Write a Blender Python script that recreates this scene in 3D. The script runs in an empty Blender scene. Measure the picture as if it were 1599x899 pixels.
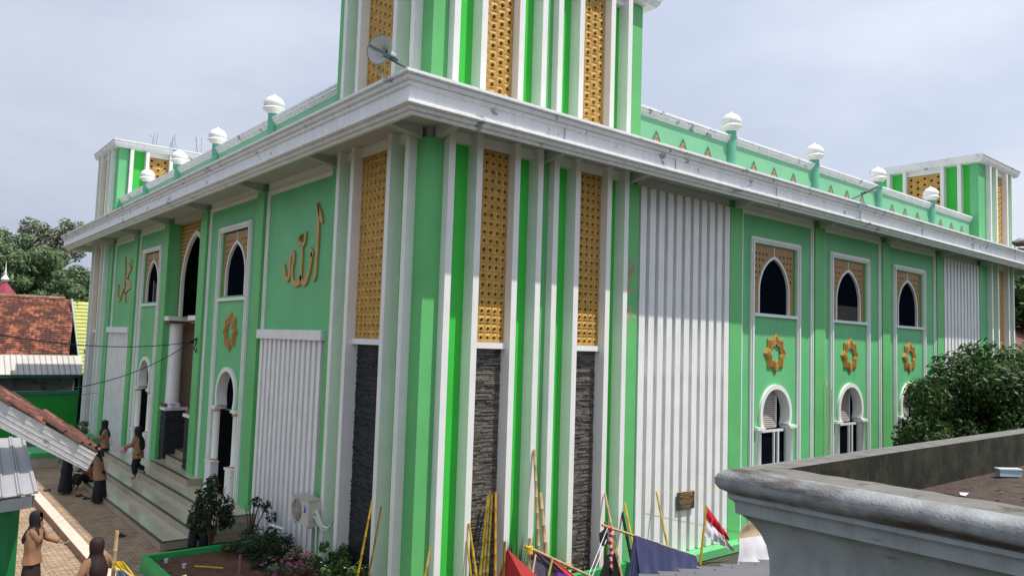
import bpy, bmesh, math, random
from mathutils import Vector, Matrix
from mathutils.geometry import tessellate_polygon
R = math.radians
rnd = random.Random(7)
S = bpy.context.scene

# ------------------------------------------------------------------ camera
cam = bpy.data.objects.new('camera', bpy.data.cameras.new('camera'))
S.collection.objects.link(cam); S.camera = cam
cam.data.sensor_width = 36.0
cam.data.lens = 36.0 * 1183.35 / 1599.0
cam.data.clip_start = 0.05; cam.data.clip_end = 3000
yw, pt, rl = R(50.4363), R(4.1533), R(1.8137)
fw = Vector((math.cos(pt)*math.cos(yw), math.cos(pt)*math.sin(yw), math.sin(pt)))
rt = Vector((math.sin(yw), -math.cos(yw), 0)); up = rt.cross(fw)
cr = rt*math.cos(rl) + up*math.sin(rl); cu = -rt*math.sin(rl) + up*math.cos(rl)
M4 = Matrix((( cr.x, cu.x, -fw.x, 0), (cr.y, cu.y, -fw.y, 0), (cr.z, cu.z, -fw.z, 5.1), (0,0,0,1)))
cam.matrix_world = M4

# ------------------------------------------------------------------ sky and sun
SUN = Vector((0.53, -1.0, 2.64)).normalized()
el = math.asin(SUN.z); az = math.atan2(SUN.x, SUN.y)
W = bpy.data.worlds.new('World'); S.world = W; W.use_nodes = True
nt = W.node_tree; nt.nodes.clear()
out = nt.nodes.new('ShaderNodeOutputWorld'); bg = nt.nodes.new('ShaderNodeBackground')
sky = nt.nodes.new('ShaderNodeTexSky'); sky.sky_type = 'NISHITA'; sky.sun_disc = False
sky.sun_elevation = el; sky.sun_rotation = az; sky.air_density = 1.3; sky.dust_density = 5.0; sky.ozone_density = 1.5
bg.inputs['Strength'].default_value = 0.1
tc = nt.nodes.new('ShaderNodeTexCoord'); mp = nt.nodes.new('ShaderNodeMapping')
mp.inputs['Scale'].default_value = (1.0, 1.0, 2.6)
nz = nt.nodes.new('ShaderNodeTexNoise'); nz.inputs['Scale'].default_value = 1.9; nz.inputs['Detail'].default_value = 7; nz.inputs['Roughness'].default_value = 0.52
rp = nt.nodes.new('ShaderNodeValToRGB')
rp.color_ramp.elements[0].position = 0.36; rp.color_ramp.elements[0].color = (0.90,0.90,0.90,1)
rp.color_ramp.elements[1].position = 0.66; rp.color_ramp.elements[1].color = (0.97,0.97,0.97,1)
nz2 = nt.nodes.new('ShaderNodeTexNoise'); nz2.inputs['Scale'].default_value = 2.2; nz2.inputs['Detail'].default_value = 5
rp2 = nt.nodes.new('ShaderNodeValToRGB')
rp2.color_ramp.elements[0].position = 0.42; rp2.color_ramp.elements[0].color = (6.1,6.8,8.4,1)
rp2.color_ramp.elements[1].position = 0.64; rp2.color_ramp.elements[1].color = (7.6,8.15,9.4,1)
mx = nt.nodes.new('ShaderNodeMixRGB')
L = nt.links.new
L(tc.outputs['Generated'], mp.inputs[0]); L(mp.outputs[0], nz.inputs[0]); L(mp.outputs[0], nz2.inputs[0])
L(nz.outputs[0], rp.inputs[0]); L(nz2.outputs[0], rp2.inputs[0])
L(rp.outputs[0], mx.inputs[0]); L(sky.outputs[0], mx.inputs[1]); L(rp2.outputs[0], mx.inputs[2])
# hazy sky: a little brighter toward the sun
dt = nt.nodes.new('ShaderNodeVectorMath'); dt.operation = 'DOT_PRODUCT'; dt.inputs[1].default_value = SUN
gm = nt.nodes.new('ShaderNodeMapRange'); gm.inputs['From Min'].default_value = -0.25; gm.inputs['From Max'].default_value = 0.35
gm.inputs['To Min'].default_value = 0.84; gm.inputs['To Max'].default_value = 1.04
sc_ = nt.nodes.new('ShaderNodeVectorMath'); sc_.operation = 'SCALE'
L(tc.outputs['Generated'], dt.inputs[0]); L(dt.outputs['Value'], gm.inputs[0]); L(mx.outputs[0], sc_.inputs[0]); L(gm.outputs[0], sc_.inputs['Scale'])
L(sc_.outputs[0], bg.inputs[0]); L(bg.outputs[0], out.inputs[0])

sun = bpy.data.objects.new('sun', bpy.data.lights.new('sun', 'SUN'))
S.collection.objects.link(sun)
sun.data.energy = 4.8; sun.data.angle = R(0.6); sun.data.color = (1.0, 0.95, 0.87)
sun.rotation_euler = (-SUN).to_track_quat('-Z', 'Y').to_euler()
S.view_settings.view_transform = 'Standard'; S.view_settings.look = 'None'
S.view_settings.exposure = 0.06; S.view_settings.gamma = 1.0
S.cycles.max_bounces = 8; S.cycles.diffuse_bounces = 4

# ------------------------------------------------------------------ materials
MC = {}
def mat(name, col, rough=0.6, var=0.10, vs=3.0, bump=0.1, bs=40.0, streak=0.0, streakcol=(0.12,0.12,0.10),
        isl=0.0, objr=0.0, spec=0.4, metal=0.0, coat=0.0, patch=None, patchcol=(0,0,0), patchscale=2.0, trans=0.0, dist=0.01, pst=None, pw=0.1):
    if name in MC: return MC[name]
    m = bpy.data.materials.new(name); m.use_nodes = True; MC[name] = m
    t = m.node_tree; b = t.nodes['Principled BSDF']; N = t.nodes.new; K = t.links.new
    b.inputs['Roughness'].default_value = rough; b.inputs['Metallic'].default_value = metal
    b.inputs['Specular IOR Level'].default_value = spec
    b.inputs['Coat Weight'].default_value = coat
    if trans: b.inputs['Transmission Weight'].default_value = trans
    g = N('ShaderNodeNewGeometry')
    co = g.outputs['Position']
    n = N('ShaderNodeTexNoise'); n.inputs['Scale'].default_value = vs; n.inputs['Detail'].default_value = 6; K(co, n.inputs[0])
    mr = N('ShaderNodeMapRange'); K(n.outputs[0], mr.inputs[0])
    mr.inputs['From Min'].default_value = 0.3; mr.inputs['From Max'].default_value = 0.7
    mr.inputs['To Min'].default_value = 1-var; mr.inputs['To Max'].default_value = 1+var
    val = mr.outputs[0]
    def mul(a, bb):
        q = N('ShaderNodeMath'); q.operation = 'MULTIPLY'; K(a, q.inputs[0]); K(bb, q.inputs[1]); return q.outputs[0]
    if isl:
        r_ = N('ShaderNodeMapRange'); K(g.outputs['Random Per Island'], r_.inputs[0]); r_.inputs['To Min'].default_value = 1-isl; r_.inputs['To Max'].default_value = 1+isl; val = mul(val, r_.outputs[0])
    if objr:
        oi = N('ShaderNodeObjectInfo'); r_ = N('ShaderNodeMapRange'); K(oi.outputs['Random'], r_.inputs[0]); r_.inputs['To Min'].default_value = 1-objr; r_.inputs['To Max'].default_value = 1+objr; val = mul(val, r_.outputs[0])
    vm = N('ShaderNodeVectorMath'); vm.operation = 'SCALE'; vm.inputs[0].default_value = col; K(val, vm.inputs['Scale'])
    c = vm.outputs[0]
    if patch is not None:
        pn = N('ShaderNodeTexNoise'); pn.inputs['Scale'].default_value = patchscale; pn.inputs['Detail'].default_value = 9; pn.inputs['Roughness'].default_value = 0.65
        if pst:
            pm2 = N('ShaderNodeMapping'); pm2.inputs['Scale'].default_value = pst; K(co, pm2.inputs[0]); K(pm2.outputs[0], pn.inputs[0])
        else: K(co, pn.inputs[0])
        pr = N('ShaderNodeMapRange'); K(pn.outputs[0], pr.inputs[0]); pr.inputs['From Min'].default_value = patch; pr.inputs['From Max'].default_value = patch+pw
        x = N('ShaderNodeMixRGB'); K(pr.outputs[0], x.inputs[0]); K(c, x.inputs[1]); x.inputs[2].default_value = (*patchcol,1); c = x.outputs[0]
    if streak:
        sm = N('ShaderNodeMapping'); sm.inputs['Scale'].default_value = (7,7,0.35); K(co, sm.inputs[0])
        sn = N('ShaderNodeTexNoise'); sn.inputs['Scale'].default_value = 1.4; sn.inputs['Detail'].default_value = 7; sn.inputs['Roughness'].default_value = 0.6; K(sm.outputs[0], sn.inputs[0])
        sr = N('ShaderNodeMapRange'); K(sn.outputs[0], sr.inputs[0]); sr.inputs['From Min'].default_value = 0.48; sr.inputs['From Max'].default_value = 0.8; sr.inputs['To Max'].default_value = streak
        x = N('ShaderNodeMixRGB'); K(sr.outputs[0], x.inputs[0]); K(c, x.inputs[1]); x.inputs[2].default_value = (*streakcol,1); c = x.outputs[0]
    K(c, b.inputs['Base Color'])
    if bump:
        bn = N('ShaderNodeTexNoise'); bn.inputs['Scale'].default_value = bs; bn.inputs['Detail'].default_value = 4; K(co, bn.inputs[0])
        bb = N('ShaderNodeBump'); bb.inputs['Strength'].default_value = bump; bb.inputs['Distance'].default_value = dist; K(bn.outputs[0], bb.inputs['Height']); K(bb.outputs[0], b.inputs['Normal'])
    return m

GREEN = mat('mint_wall_paint', (0.125,0.485,0.195), 0.5, 0.07, 1.0, 0.18, 25, streak=0.45, streakcol=(0.24,0.50,0.31), patch=0.62, patchcol=(0.17,0.50,0.23), patchscale=1.3)
GREENY = mat('shade_saturated_green', (0.045,0.55,0.060), 0.5, 0.07, 1.0, 0.18, 25, streak=0.22, streakcol=(0.10,0.45,0.10))  # green between the fins, saturation of shade and bounced light put into the colour
PARA = mat('faded_mint_paint', (0.20,0.51,0.29), 0.55, 0.07, 1.0, 0.15, 25, streak=0.30, streakcol=(0.28,0.52,0.36))
GREENP = mat('pilaster_green_paint', (0.125,0.47,0.155), 0.5, 0.07, 1.0, 0.18, 25, streak=0.25, streakcol=(0.16,0.47,0.19))
WHITE = mat('white_wall_paint', (0.80,0.80,0.775), 0.45, 0.04, 2.0, 0.15, 22, streak=0.22, streakcol=(0.42,0.44,0.40), patch=0.74, patchcol=(0.45,0.44,0.40), patchscale=14)
CORN  = mat('weathered_cornice_paint', (0.82,0.83,0.83), 0.55, 0.05, 2.5, 0.25, 30, streak=0.35, streakcol=(0.36,0.39,0.42), patch=0.60, patchcol=(0.30,0.32,0.35), patchscale=2.3, pst=(1,1,1.6), pw=0.06)
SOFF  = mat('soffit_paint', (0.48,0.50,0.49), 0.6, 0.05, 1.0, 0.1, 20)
LOUV  = mat('louvre_white_paint', (0.80,0.805,0.79), 0.45, 0.05, 2.0, 0.15, 22, streak=0.24, streakcol=(0.42,0.43,0.42), patch=0.74, patchcol=(0.42,0.40,0.36), patchscale=12)
GOLD  = mat('gold_block_paint', (0.52,0.31,0.075), 0.5, 0.22, 7.0, 0.8, 90, spec=0.4, objr=0.06, isl=0.05, dist=0.008)
GOLD2 = mat('gold_letter_paint', (0.47,0.27,0.060), 0.38, 0.10, 5.0, 0.15, 40, spec=0.6, metal=0.15)
BRONZE= mat('terracotta_lattice_paint', (0.37,0.215,0.085), 0.55, 0.12, 8.0, 0.3, 50)
DARKH = mat('dark_hollow', (0.05,0.03,0.015), 0.9, 0.1)
DARK  = mat('dark_interior', (0.02,0.022,0.026), 0.8, 0.1)
SLATE = mat('stone_veneer', (0.13,0.115,0.098), 0.75, 0.3, 12.0, 0.6, 50, isl=0.62, dist=0.02)  # lighter copy for the sunlit tower face, sunlight put into the colour
SLATE2= mat('shade_toned_stone_veneer', (0.022,0.026,0.030), 0.55, 0.25, 12.0, 0.6, 50, isl=0.5, dist=0.02)  # darker bluish copy of the veneer, shade put into the colour
BEIGE = mat('beige_interior_wall', (0.40,0.31,0.23), 0.7, 0.05)
TILE  = mat('cream_floor_tile', (0.53,0.49,0.37), 0.16, 0.05, 2.0, 0.02, 8, objr=0.04, spec=0.5)
RISER = mat('riser_tile', (0.36,0.31,0.22), 0.3, 0.10, 5.0, 0.05, 10, objr=0.10)
NOSE  = mat('dark_nosing_tile', (0.05,0.055,0.05), 0.35, 0.1)
CONC  = mat('bare_concrete', (0.30,0.29,0.27), 0.85, 0.15, 3, 0.5, 40)
GLASS = mat('dark_window_glass', (0.004,0.006,0.010), 0.5, 0.0, bump=0, spec=0.0)
ALU   = mat('white_aluminium', (0.70,0.71,0.72), 0.35, 0.03)
GREEN2= mat('green_kerb_paint', (0.03,0.36,0.10), 0.5, 0.12, 4, 0.2, 30, patch=0.62, patchcol=(0.25,0.28,0.2), patchscale=6)
SOIL  = mat('garden_soil', (0.13,0.065,0.035), 0.95, 0.35, 6, 1.0, 30, dist=0.05, patch=0.62, patchcol=(0.05,0.035,0.02), patchscale=3)
DIRT  = mat('yard_ground', (0.065,0.062,0.045), 0.95, 0.15, 1.5, 0.6, 20, dist=0.03)
PAVE  = mat('paving_block', (0.33,0.235,0.155), 0.85, 0.14, 0.9, 0.4, 50, isl=0.22, objr=0.0, patch=0.6, patchcol=(0.20,0.16,0.12), patchscale=1.5)
PAVO  = mat('paving_block_single', (0.33,0.235,0.155), 0.85, 0.14, 0.9, 0.4, 50, objr=0.22, patch=0.6, patchcol=(0.20,0.16,0.12), patchscale=1.5)
KERB  = mat('painted_kerb', (0.62,0.50,0.42), 0.7, 0.08, 4, 0.3, 40)
KERBS = mat('kerb_side_dirt', (0.30,0.16,0.09), 0.9, 0.2, 6, 0.5, 40)
BAMB  = mat('dry_bamboo', (0.47,0.32,0.17), 0.45, 0.2, 8, 0.15, 30)
YBAM  = mat('yellow_painted_pole', (0.52,0.33,0.02), 0.45, 0.2, 8, 0.15, 30)
OBAM  = mat('olive_bamboo', (0.20,0.15,0.02), 0.45, 0.25, 8, 0.15, 30)

# ------------------------------------------------------------------ mesh helpers
class MB:
    def __init__(s): s.v = []; s.f = []
    def add(s, vs, fs):
        k = len(s.v); s.v += [tuple(p) for p in vs]; s.f += [tuple(i+k for i in f) for f in fs]; return s
    def box(s, a, b):
        x0,y0,z0 = a; x1,y1,z1 = b
        return s.add([(x0,y0,z0),(x1,y0,z0),(x1,y1,z0),(x0,y1,z0),(x0,y0,z1),(x1,y0,z1),(x1,y1,z1),(x0,y1,z1)],
              [(3,2,1,0),(4,5,6,7),(0,1,5,4),(1,2,6,5),(2,3,7,6),(3,0,4,7)])
    def hexa(s, p):
        return s.add(p, [(3,2,1,0),(4,5,6,7),(0,1,5,4),(1,2,6,5),(2,3,7,6),(3,0,4,7)])
    def tube(s, pts, r, n=8, caps=True):
        pts = [Vector(p) for p in pts]; rs = r if isinstance(r,(list,tuple)) else [r]*len(pts)
        rings = []
        for i,p in enumerate(pts):
            d = (pts[min(i+1,len(pts)-1)]-pts[max(i-1,0)]).normalized()
            a = d.cross(Vector((0,0,1)) if abs(d.z)<0.9 else Vector((1,0,0))).normalized(); b = d.cross(a)
            rings.append([p+(a*math.cos(2*math.pi*k/n)+b*math.sin(2*math.pi*k/n))*rs[i] for k in range(n)])
        vs = [q for rg in rings for q in rg]; fs = []
        for i in range(len(pts)-1):
            for k in range(n): fs.append((i*n+k, i*n+(k+1)%n, (i+1)*n+(k+1)%n, (i+1)*n+k))
        if caps: fs.append(tuple(range(n))[::-1]); fs.append(tuple((len(pts)-1)*n+k for k in range(n)))
        return s.add(vs, fs)
    def lathe(s, c, prof, n=24, sx=1, sy=1):
        vs = []; fs = []
        for r,z in prof:
            for k in range(n):
                a = 2*math.pi*k/n; vs.append((c[0]+r*sx*math.cos(a), c[1]+r*sy*math.sin(a), c[2]+z))
        for i in range(len(prof)-1):
            for k in range(n): fs.append((i*n+k, i*n+(k+1)%n, (i+1)*n+(k+1)%n, (i+1)*n+k))
        fs.append(tuple(range(n))[::-1]); fs.append(tuple((len(prof)-1)*n+k for k in range(n)))
        return s.add(vs, fs)
def plate(mb, outer, holes, d0, d1, mp):
    """outer / holes: 2D loops; solid between depth d0 (back) and d1 (front); mp(u,d,z) to world"""
    loops = [outer]+holes
    tri = tessellate_polygon([[Vector((a,b,0)) for a,b in l] for l in loops])
    flat = [p for l in loops for p in l]; n = len(flat)
    vs = [mp(a,d1,b) for a,b in flat]+[mp(a,d0,b) for a,b in flat]
    fs = [tuple(t) for t in tri]+[tuple(i+n for i in reversed(t)) for t in tri]
    k = 0
    for l in loops:
        m = len(l)
        for i in range(m): j = (i+1)%m; fs.append((k+i, k+j, k+j+n, k+i+n))
        k += m
    mb.add(vs, fs)
WM = {}
def obj(name, mb, m, parent=None, smooth=False, recalc=True, loc=None, mesh=None):
    if mesh is None:
        me = bpy.data.meshes.new(name); me.from_pydata(mb.v, [], mb.f)
        if recalc and len(mb.f) < 60000:
            b = bmesh.new(); b.from_mesh(me); bmesh.ops.recalc_face_normals(b, faces=b.faces); b.to_mesh(me); b.free()
        if smooth:
            me.polygons.foreach_set('use_smooth', [True]*len(me.polygons))
            me.set_sharp_from_angle(angle=R(40))
        me.materials.append(m)
    else: me = mesh
    o = bpy.data.objects.new(name, me); S.collection.objects.link(o)
    if loc is not None: o.location = loc
    if parent is not None: link(o, parent)
    return o
def link(o, parent):
    o.parent = parent
    o.matrix_parent_inverse = WM.get(parent.name, Matrix()).inverted()
def tag(o, label=None, cat=None, group=None, kind=None):
    if label: o['label'] = label
    if cat: o['category'] = cat
    if group: o['group'] = group
    if kind: o['kind'] = kind
    return o
def empty(name, loc, label, cat, group=None):
    o = bpy.data.objects.new(name, None); S.collection.objects.link(o); o.location = loc; o.empty_display_size = 0.3
    WM[o.name] = Matrix.Translation(loc); return tag(o, label, cat, group)
def box(name, a, b, m, parent=None, **k): return obj(name, MB().box(a,b), m, parent, **k)
def star_pts(c, Rr, n=8, inner=0.765, ph=math.pi/2):
    return [(c[0]+(Rr if k%2==0 else Rr*inner)*math.cos(ph+math.pi*k/n), c[1]+(Rr if k%2==0 else Rr*inner)*math.sin(ph+math.pi*k/n)) for k in range(2*n)]
def arc(c, r, a0, a1, n): return [(c[0]+r*math.cos(R(a0+(a1-a0)*k/n)), c[1]+r*math.sin(R(a0+(a1-a0)*k/n))) for k in range(n+1)]
# ------------------------------------------------------------------ ground
gb = MB(); gb.add([(-900,-900,-0.03),(900,-900,-0.03),(900,900,-0.03),(-900,900,-0.03)], [(0,1,2,3)])
tag(obj('ground', gb, DIRT, recalc=False), 'bare brown yard ground around the mosque', kind='structure')
pav = obj('paving', MB().box((0.2,12.5,-0.028),(5.5,34,-0.006)), mat('paving_joint_sand',(0.16,0.12,0.085),0.95,0.2), None)
tag(pav, 'block paved forecourt beside the entrance steps', kind='structure')
bl = []
r0 = 0
y = 12.7
while y < 33.8:
    x = 0.3 - (0.105 if r0 % 2 else 0)
    while x < 5.3:
        bl.append((x, y)); x += 0.21
    y += 0.105; r0 += 1
near = sorted([p for p in bl if p[0] > 2.2 and p[1] > 15.5 and not (3.6 < p[0] < 4.05)], key=lambda p: p[1]+0.5*p[0])[:298]
ns = set(near)
pm = MB(); pm.add([(0.006,0.006,-.02),(0.204,0.006,-.02),(0.204,0.099,-.02),(0.006,0.099,-.02),(0.012,0.012,0.004),(0.198,0.012,0.004),(0.198,0.093,0.004),(0.012,0.093,0.004)],
       [(4,5,6,7),(0,1,5,4),(1,2,6,5),(2,3,7,6),(3,0,4,7)])
p0 = None
for (x,y) in near:
    dz = rnd.uniform(-0.002,0.002)
    if p0 is None: p0 = obj('paving_block', pm, PAVO, pav, loc=(x,y,dz))
    else:
        o = obj('paving_block', None, None, pav, loc=(x,y,dz), mesh=p0.data)
sm = MB()
for (x,y) in bl:
    if (x,y) in ns: continue
    dz = rnd.uniform(-0.002,0.002)
    sm.add([(a+x,b+y,c+dz) for a,b,c in pm.v], pm.f)
tag(obj('paving_blocks_far', sm, PAVE, pav, recalc=False), 'remaining paving blocks of the forecourt', kind='stuff')
k = box('kerb', (3.74,17.0,-0.02),(3.98,27.6,0.17), KERBS); tag(k, 'long raised kerb with a pale top edging the paved yard', kind='structure')
box('kerb_top', (3.735,16.99,0.17),(3.985,27.61,0.19), KERB, k)

# ------------------------------------------------------------------ mosque
XG, YG = 7.65, 11.8
X1, Y1 = 38.4, 40.2
mq = empty('mosque', (7.65,11.8,0), 'large green and white mosque with four corner towers, gold lattices and a wide white cornice', 'mosque')
def mr_(u,d,z): return (u, YG-d, z)          # face looking to -Y
def ml_(u,d,z): return (XG-d, u, z)          # face looking to -X
def mfx(u,d,z): return (X1+d, u, z)
def mby(u,d,z): return (u, Y1+d, z)
def fb(mb, mp, u0,u1,d0,d1,z0,z1):
    return mb.hexa([mp(u0,d0,z0),mp(u1,d0,z0),mp(u1,d1,z0),mp(u0,d1,z0),mp(u0,d0,z1),mp(u1,d0,z1),mp(u1,d1,z1),mp(u0,d1,z1)])
def fbo(name, mp, u0,u1,d0,d1,z0,z1, m, par=None): return obj(name, fb(MB(),mp,u0,u1,d0,d1,z0,z1), m, par or mq)

BAYR = [19.46, 23.80, 28.16]; BAYL = [21.78, 30.50]
def horseshoe(c, zc, r, hw, z0, n=20):
    """closed loop: round arch pinched at the capitals, straight jambs down to z0"""
    p = arc((c,zc), r, -31, 211, n)
    return [(c+hw,z0)] + [(c+hw,2.985)] + p + [(c-hw,2.985)] + [(c-hw,z0)]
def gothic(c, hw, z0, zs, za, n=10):
    """pointed arch: straight to zs, then two arcs to apex za"""
    h = za-zs; Rr = (hw*hw+h*h)/(2*hw); a = math.degrees(math.asin(h/Rr))
    r_ = arc((c+hw-Rr, zs), Rr, 0, a, n)
    l_ = [(2*c-x, z) for x,z in reversed(r_[:-1])]
    return [(c+hw,z0)]+r_+l_+[(c-hw,z0)]
def rect(u0,u1,z0,z1): return [(u0,z0),(u1,z0),(u1,z1),(u0,z1)]

# shell walls
w = MB()
holes = []
for c in BAYR: holes += [rect(c-1.06,c+1.06,6.14,8.06), horseshoe(c,3.36,0.72,0.93,0.25)]
for a,b in ((13.5,17.10),(31.02,34.56)): holes.append(rect(a,b,0.2,8.88))
plate(w, rect(13.2,34.9,0,9.1), holes, -0.3, 0.0, mr_)
obj('wall', w, GREEN, mq)
w = MB(); holes = []
for c in BAYL: holes += [rect(c-1.06,c+1.06,6.20,8.10), horseshoe(c,3.36,0.72,0.93,0.6)]
plate(w, rect(15.5,24.6,0,9.1), holes[:2]+[rect(15.72,19.3,.25,5.02)], -0.3, 0.0, ml_)
plate(w, rect(28.08,36.8,0,9.1), holes[2:]+[rect(32.95,36.45,.25,5.02)], -0.3, 0.0, ml_)
obj('wall', w, GREEN, mq)
w = MB(); plate(w, rect(7.9,38.2,0,9.1), [rect(11.2,12.6,6.1,8.1)], -0.25, 0.0, mby); obj('wall', w, GREEN, mq)
lat = MB(); hs = []
for i in range(4):
    for j in range(7): 
        cx, cz = 11.42+i*0.32, 6.3+j*0.27
        hs.append([(cx+.085,cz),(cx,cz+.085),(cx-.085,cz),(cx,cz-.085)])
plate(lat, rect(11.2,12.6,6.1,8.1), hs, -0.15, -0.1, mby); obj('lattice_screen', lat, BRONZE, mq)
w = MB(); plate(w, rect(11.9,40.1,0,9.1), [], -0.25, 0.0, mfx); obj('wall', w, GREEN, mq)
box('interior_floor', (7.97,12.12,0.0),(38.1,39.9,0.58), TILE, mq)
box('interior_partition', (9.9,24.0,0.58),(10.05,29.5,5.95), BEIGE, mq)
# roof slab with soffit
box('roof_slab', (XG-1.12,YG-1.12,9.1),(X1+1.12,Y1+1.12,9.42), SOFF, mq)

# cornice: profile swept round the building, mitred
PROF = [(1.02,9.10),(1.02,8.87),(1.14,8.84),(1.17,8.875),(1.15,8.90),(1.21,8.905),(1.24,8.94),(1.22,8.965),(1.28,8.97),(1.31,8.99),(1.31,9.03),(1.25,9.045),(1.245,9.28),(1.285,9.29),(1.30,9.335),(1.275,9.35),(1.335,9.37),(1.36,9.42),(1.335,9.435),(1.385,9.445),(1.40,9.46),(1.40,9.51),(1.34,9.515),(1.02,9.505),(1.0,9.43)]
def ring_profile(prof, x0,y0,x1,y1, closed_prof=False):
    mb = MB(); n = len(prof); vs = []; fs = []
    for cx,cy,sx,sy in ((x0,y0,-1,-1),(x1,y0,1,-1),(x1,y1,1,1),(x0,y1,-1,1)):
        for d,z in prof: vs.append((cx+sx*d, cy+sy*d, z))
    for k in range(4):
        a = k*n; b = ((k+1)%4)*n
        for i in range(n-1 if not closed_prof else n): j = (i+1)%n; fs.append((a+i,a+j,b+j,b+i))
    return mb.add(vs,fs)
obj('cornice', ring_profile(PROF, XG,YG,X1,Y1, True), CORN, mq)
# thin expansion joints of the cornice (raised repair beads)
jb = MB()
for u in (9.9,13.3,17.4,21.9,26.2,30.6,35.0):
    fb(jb, mr_, u,u+0.012,1.26,1.276,9.06,9.28); fb(jb, mr_, u-.3,u-.288,1.33,1.39,9.37,9.44)
obj('cornice_joint', jb, mat('joint_filler',(0.30,0.31,0.32),0.8,0.1), mq)

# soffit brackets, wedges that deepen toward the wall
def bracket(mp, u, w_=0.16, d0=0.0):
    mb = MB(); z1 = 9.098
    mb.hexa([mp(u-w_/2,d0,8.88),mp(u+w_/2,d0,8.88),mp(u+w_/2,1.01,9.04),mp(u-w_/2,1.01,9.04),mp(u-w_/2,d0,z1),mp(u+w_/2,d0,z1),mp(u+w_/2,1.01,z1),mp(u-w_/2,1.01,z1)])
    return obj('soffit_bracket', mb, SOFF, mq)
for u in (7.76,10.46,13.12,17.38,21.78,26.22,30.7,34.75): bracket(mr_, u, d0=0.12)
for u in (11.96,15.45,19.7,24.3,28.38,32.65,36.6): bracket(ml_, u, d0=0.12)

# ---- towers
FW = 0.14
def fin(mp, u, d0, z0, z1, d1=0.3): return fbo('fin', mp, u, u+FW, d0, d1, z0, z1, WHITE)
bm_block = None
BLK = {}
def block_mesh(wd, ht, dp=0.09):
    key = (round(wd,3), round(ht,3))
    if key in BLK: return BLK[key]
    mb = MB(); g = 0.0015; hx, hz = wd/2-g, ht/2-g; r = min(hx,hz)*0.42; n = 8
    # front face with a round hole, recessed collar, cross rib
    lp = [(-hx,-hz),(0,-hz),(hx,-hz),(hx,0),(hx,hz),(0,hz),(-hx,hz),(-hx,0)]
    an = [-135,-90,-45,0,45,90,135,180]
    h1 = [(r*1.35*math.cos(R(a)), r*1.35*math.sin(R(a))) for a in an]
    h2 = [(r*math.cos(R(a)), r*math.sin(R(a))) for a in an]
    vs = [(a,0,b) for a,b in lp]+[(a,-dp+0.012,b) for a,b in lp]+[(a,-dp-.006,b) for a,b in h1]+[(a,-dp+0.012,b) for a,b in h2]+[(a,0,b) for a,b in h2]
    fs = []
    for i in range(8):
        j = (i+1)%8
        fs += [(i,j,j+8,i+8),(i+8,j+8,j+16,i+16),(i+16,j+16,j+24,i+24),(i+24,j+24,j+32,i+32)]
    mb.add(vs,fs); BLK[key] = mb; return mb
NB = [0]
def gold_panel(mp, side, u0,u1,z0,z1, cols, rows, singles, stagger=False):
    """wall opening filled with perforated blocks. side 'r' looks to -Y, 'l' to -X ('R','L': other faces)"""
    par = fbo('block_panel', mp, u0,u1,0.002,0.012,z0,z1, DARKH)
    wd, ht = (u1-u0)/cols, (z1-z0)/rows
    bmh = block_mesh(wd, ht)
    a = Vector(mp(0,0,0)); ux = Vector(mp(1,0,0))-a; dx = Vector(mp(0,1,0))-a
    M = Matrix((( ux.x,-dx.x,0,0),(ux.y,-dx.y,0,0),(0,0,1,0),(0,0,0,1)))
    stuff = MB(); me = None
    for i in range(cols):
        off = ht/2 if (stagger and i%2) else 0
        for j in range(rows - (1 if off else 0)):
            c = Vector(mp(u0+(i+.5)*wd, 0.014+rnd.uniform(0,0.004), z0+(j+.5)*ht+off))
            if singles and NB[0] < 298:
                if me is None:
                    t = MB().add([tuple(M @ Vector(v)) for v in bmh.v], bmh.f)
                    o = obj('perforated_block', t, GOLD, par, recalc=True, loc=c); me = o.data
                else: obj('perforated_block', None, None, par, loc=c, mesh=me)
                NB[0] += 1
            else:
                stuff.add([tuple(M @ Vector(v) + c) for v in bmh.v], bmh.f)
        if off:
            for zz in (z0, z1-ht/2):
                q = MB(); fb(q, mp, u0+i*wd+.004, u0+(i+1)*wd-.004, 0.014, 0.1, zz+.003, zz+ht/2-.003); stuff.v and None
                stuff.add(q.v, q.f)
    if stuff.v:
        o = obj('perforated_blocks', stuff, GOLD, par); o['kind'] = 'stuff'
    return par
def veneer(mp, u0,u1,z0,z1, m, name='stone_veneer', d=0.0):
    mb = MB(); z = z0
    while z < z1-0.02:
        h = rnd.choice((0.022,0.028,0.034,0.04)); u = u0
        if z+h > z1: h = z1-z
        while u < u1-0.01:
            l = rnd.uniform(0.1,0.45); l = min(l, u1-u)
            if u1-(u+l) < 0.06: l = u1-u
            fb(mb, mp, u+.002, u+l-.002, d, d+rnd.uniform(0.015,0.042), z+.003, z+h-.003); u += l
        z += h
    par = fbo('stone_panel', mp, u0,u1,d-0.002 if d else 0.002,d+0.012,z0,z1, DARK)
    o = obj(name, mb, m, par); o['kind'] = 'stuff'
    return par
ZT0, ZT1 = 9.42, 13.2
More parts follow.
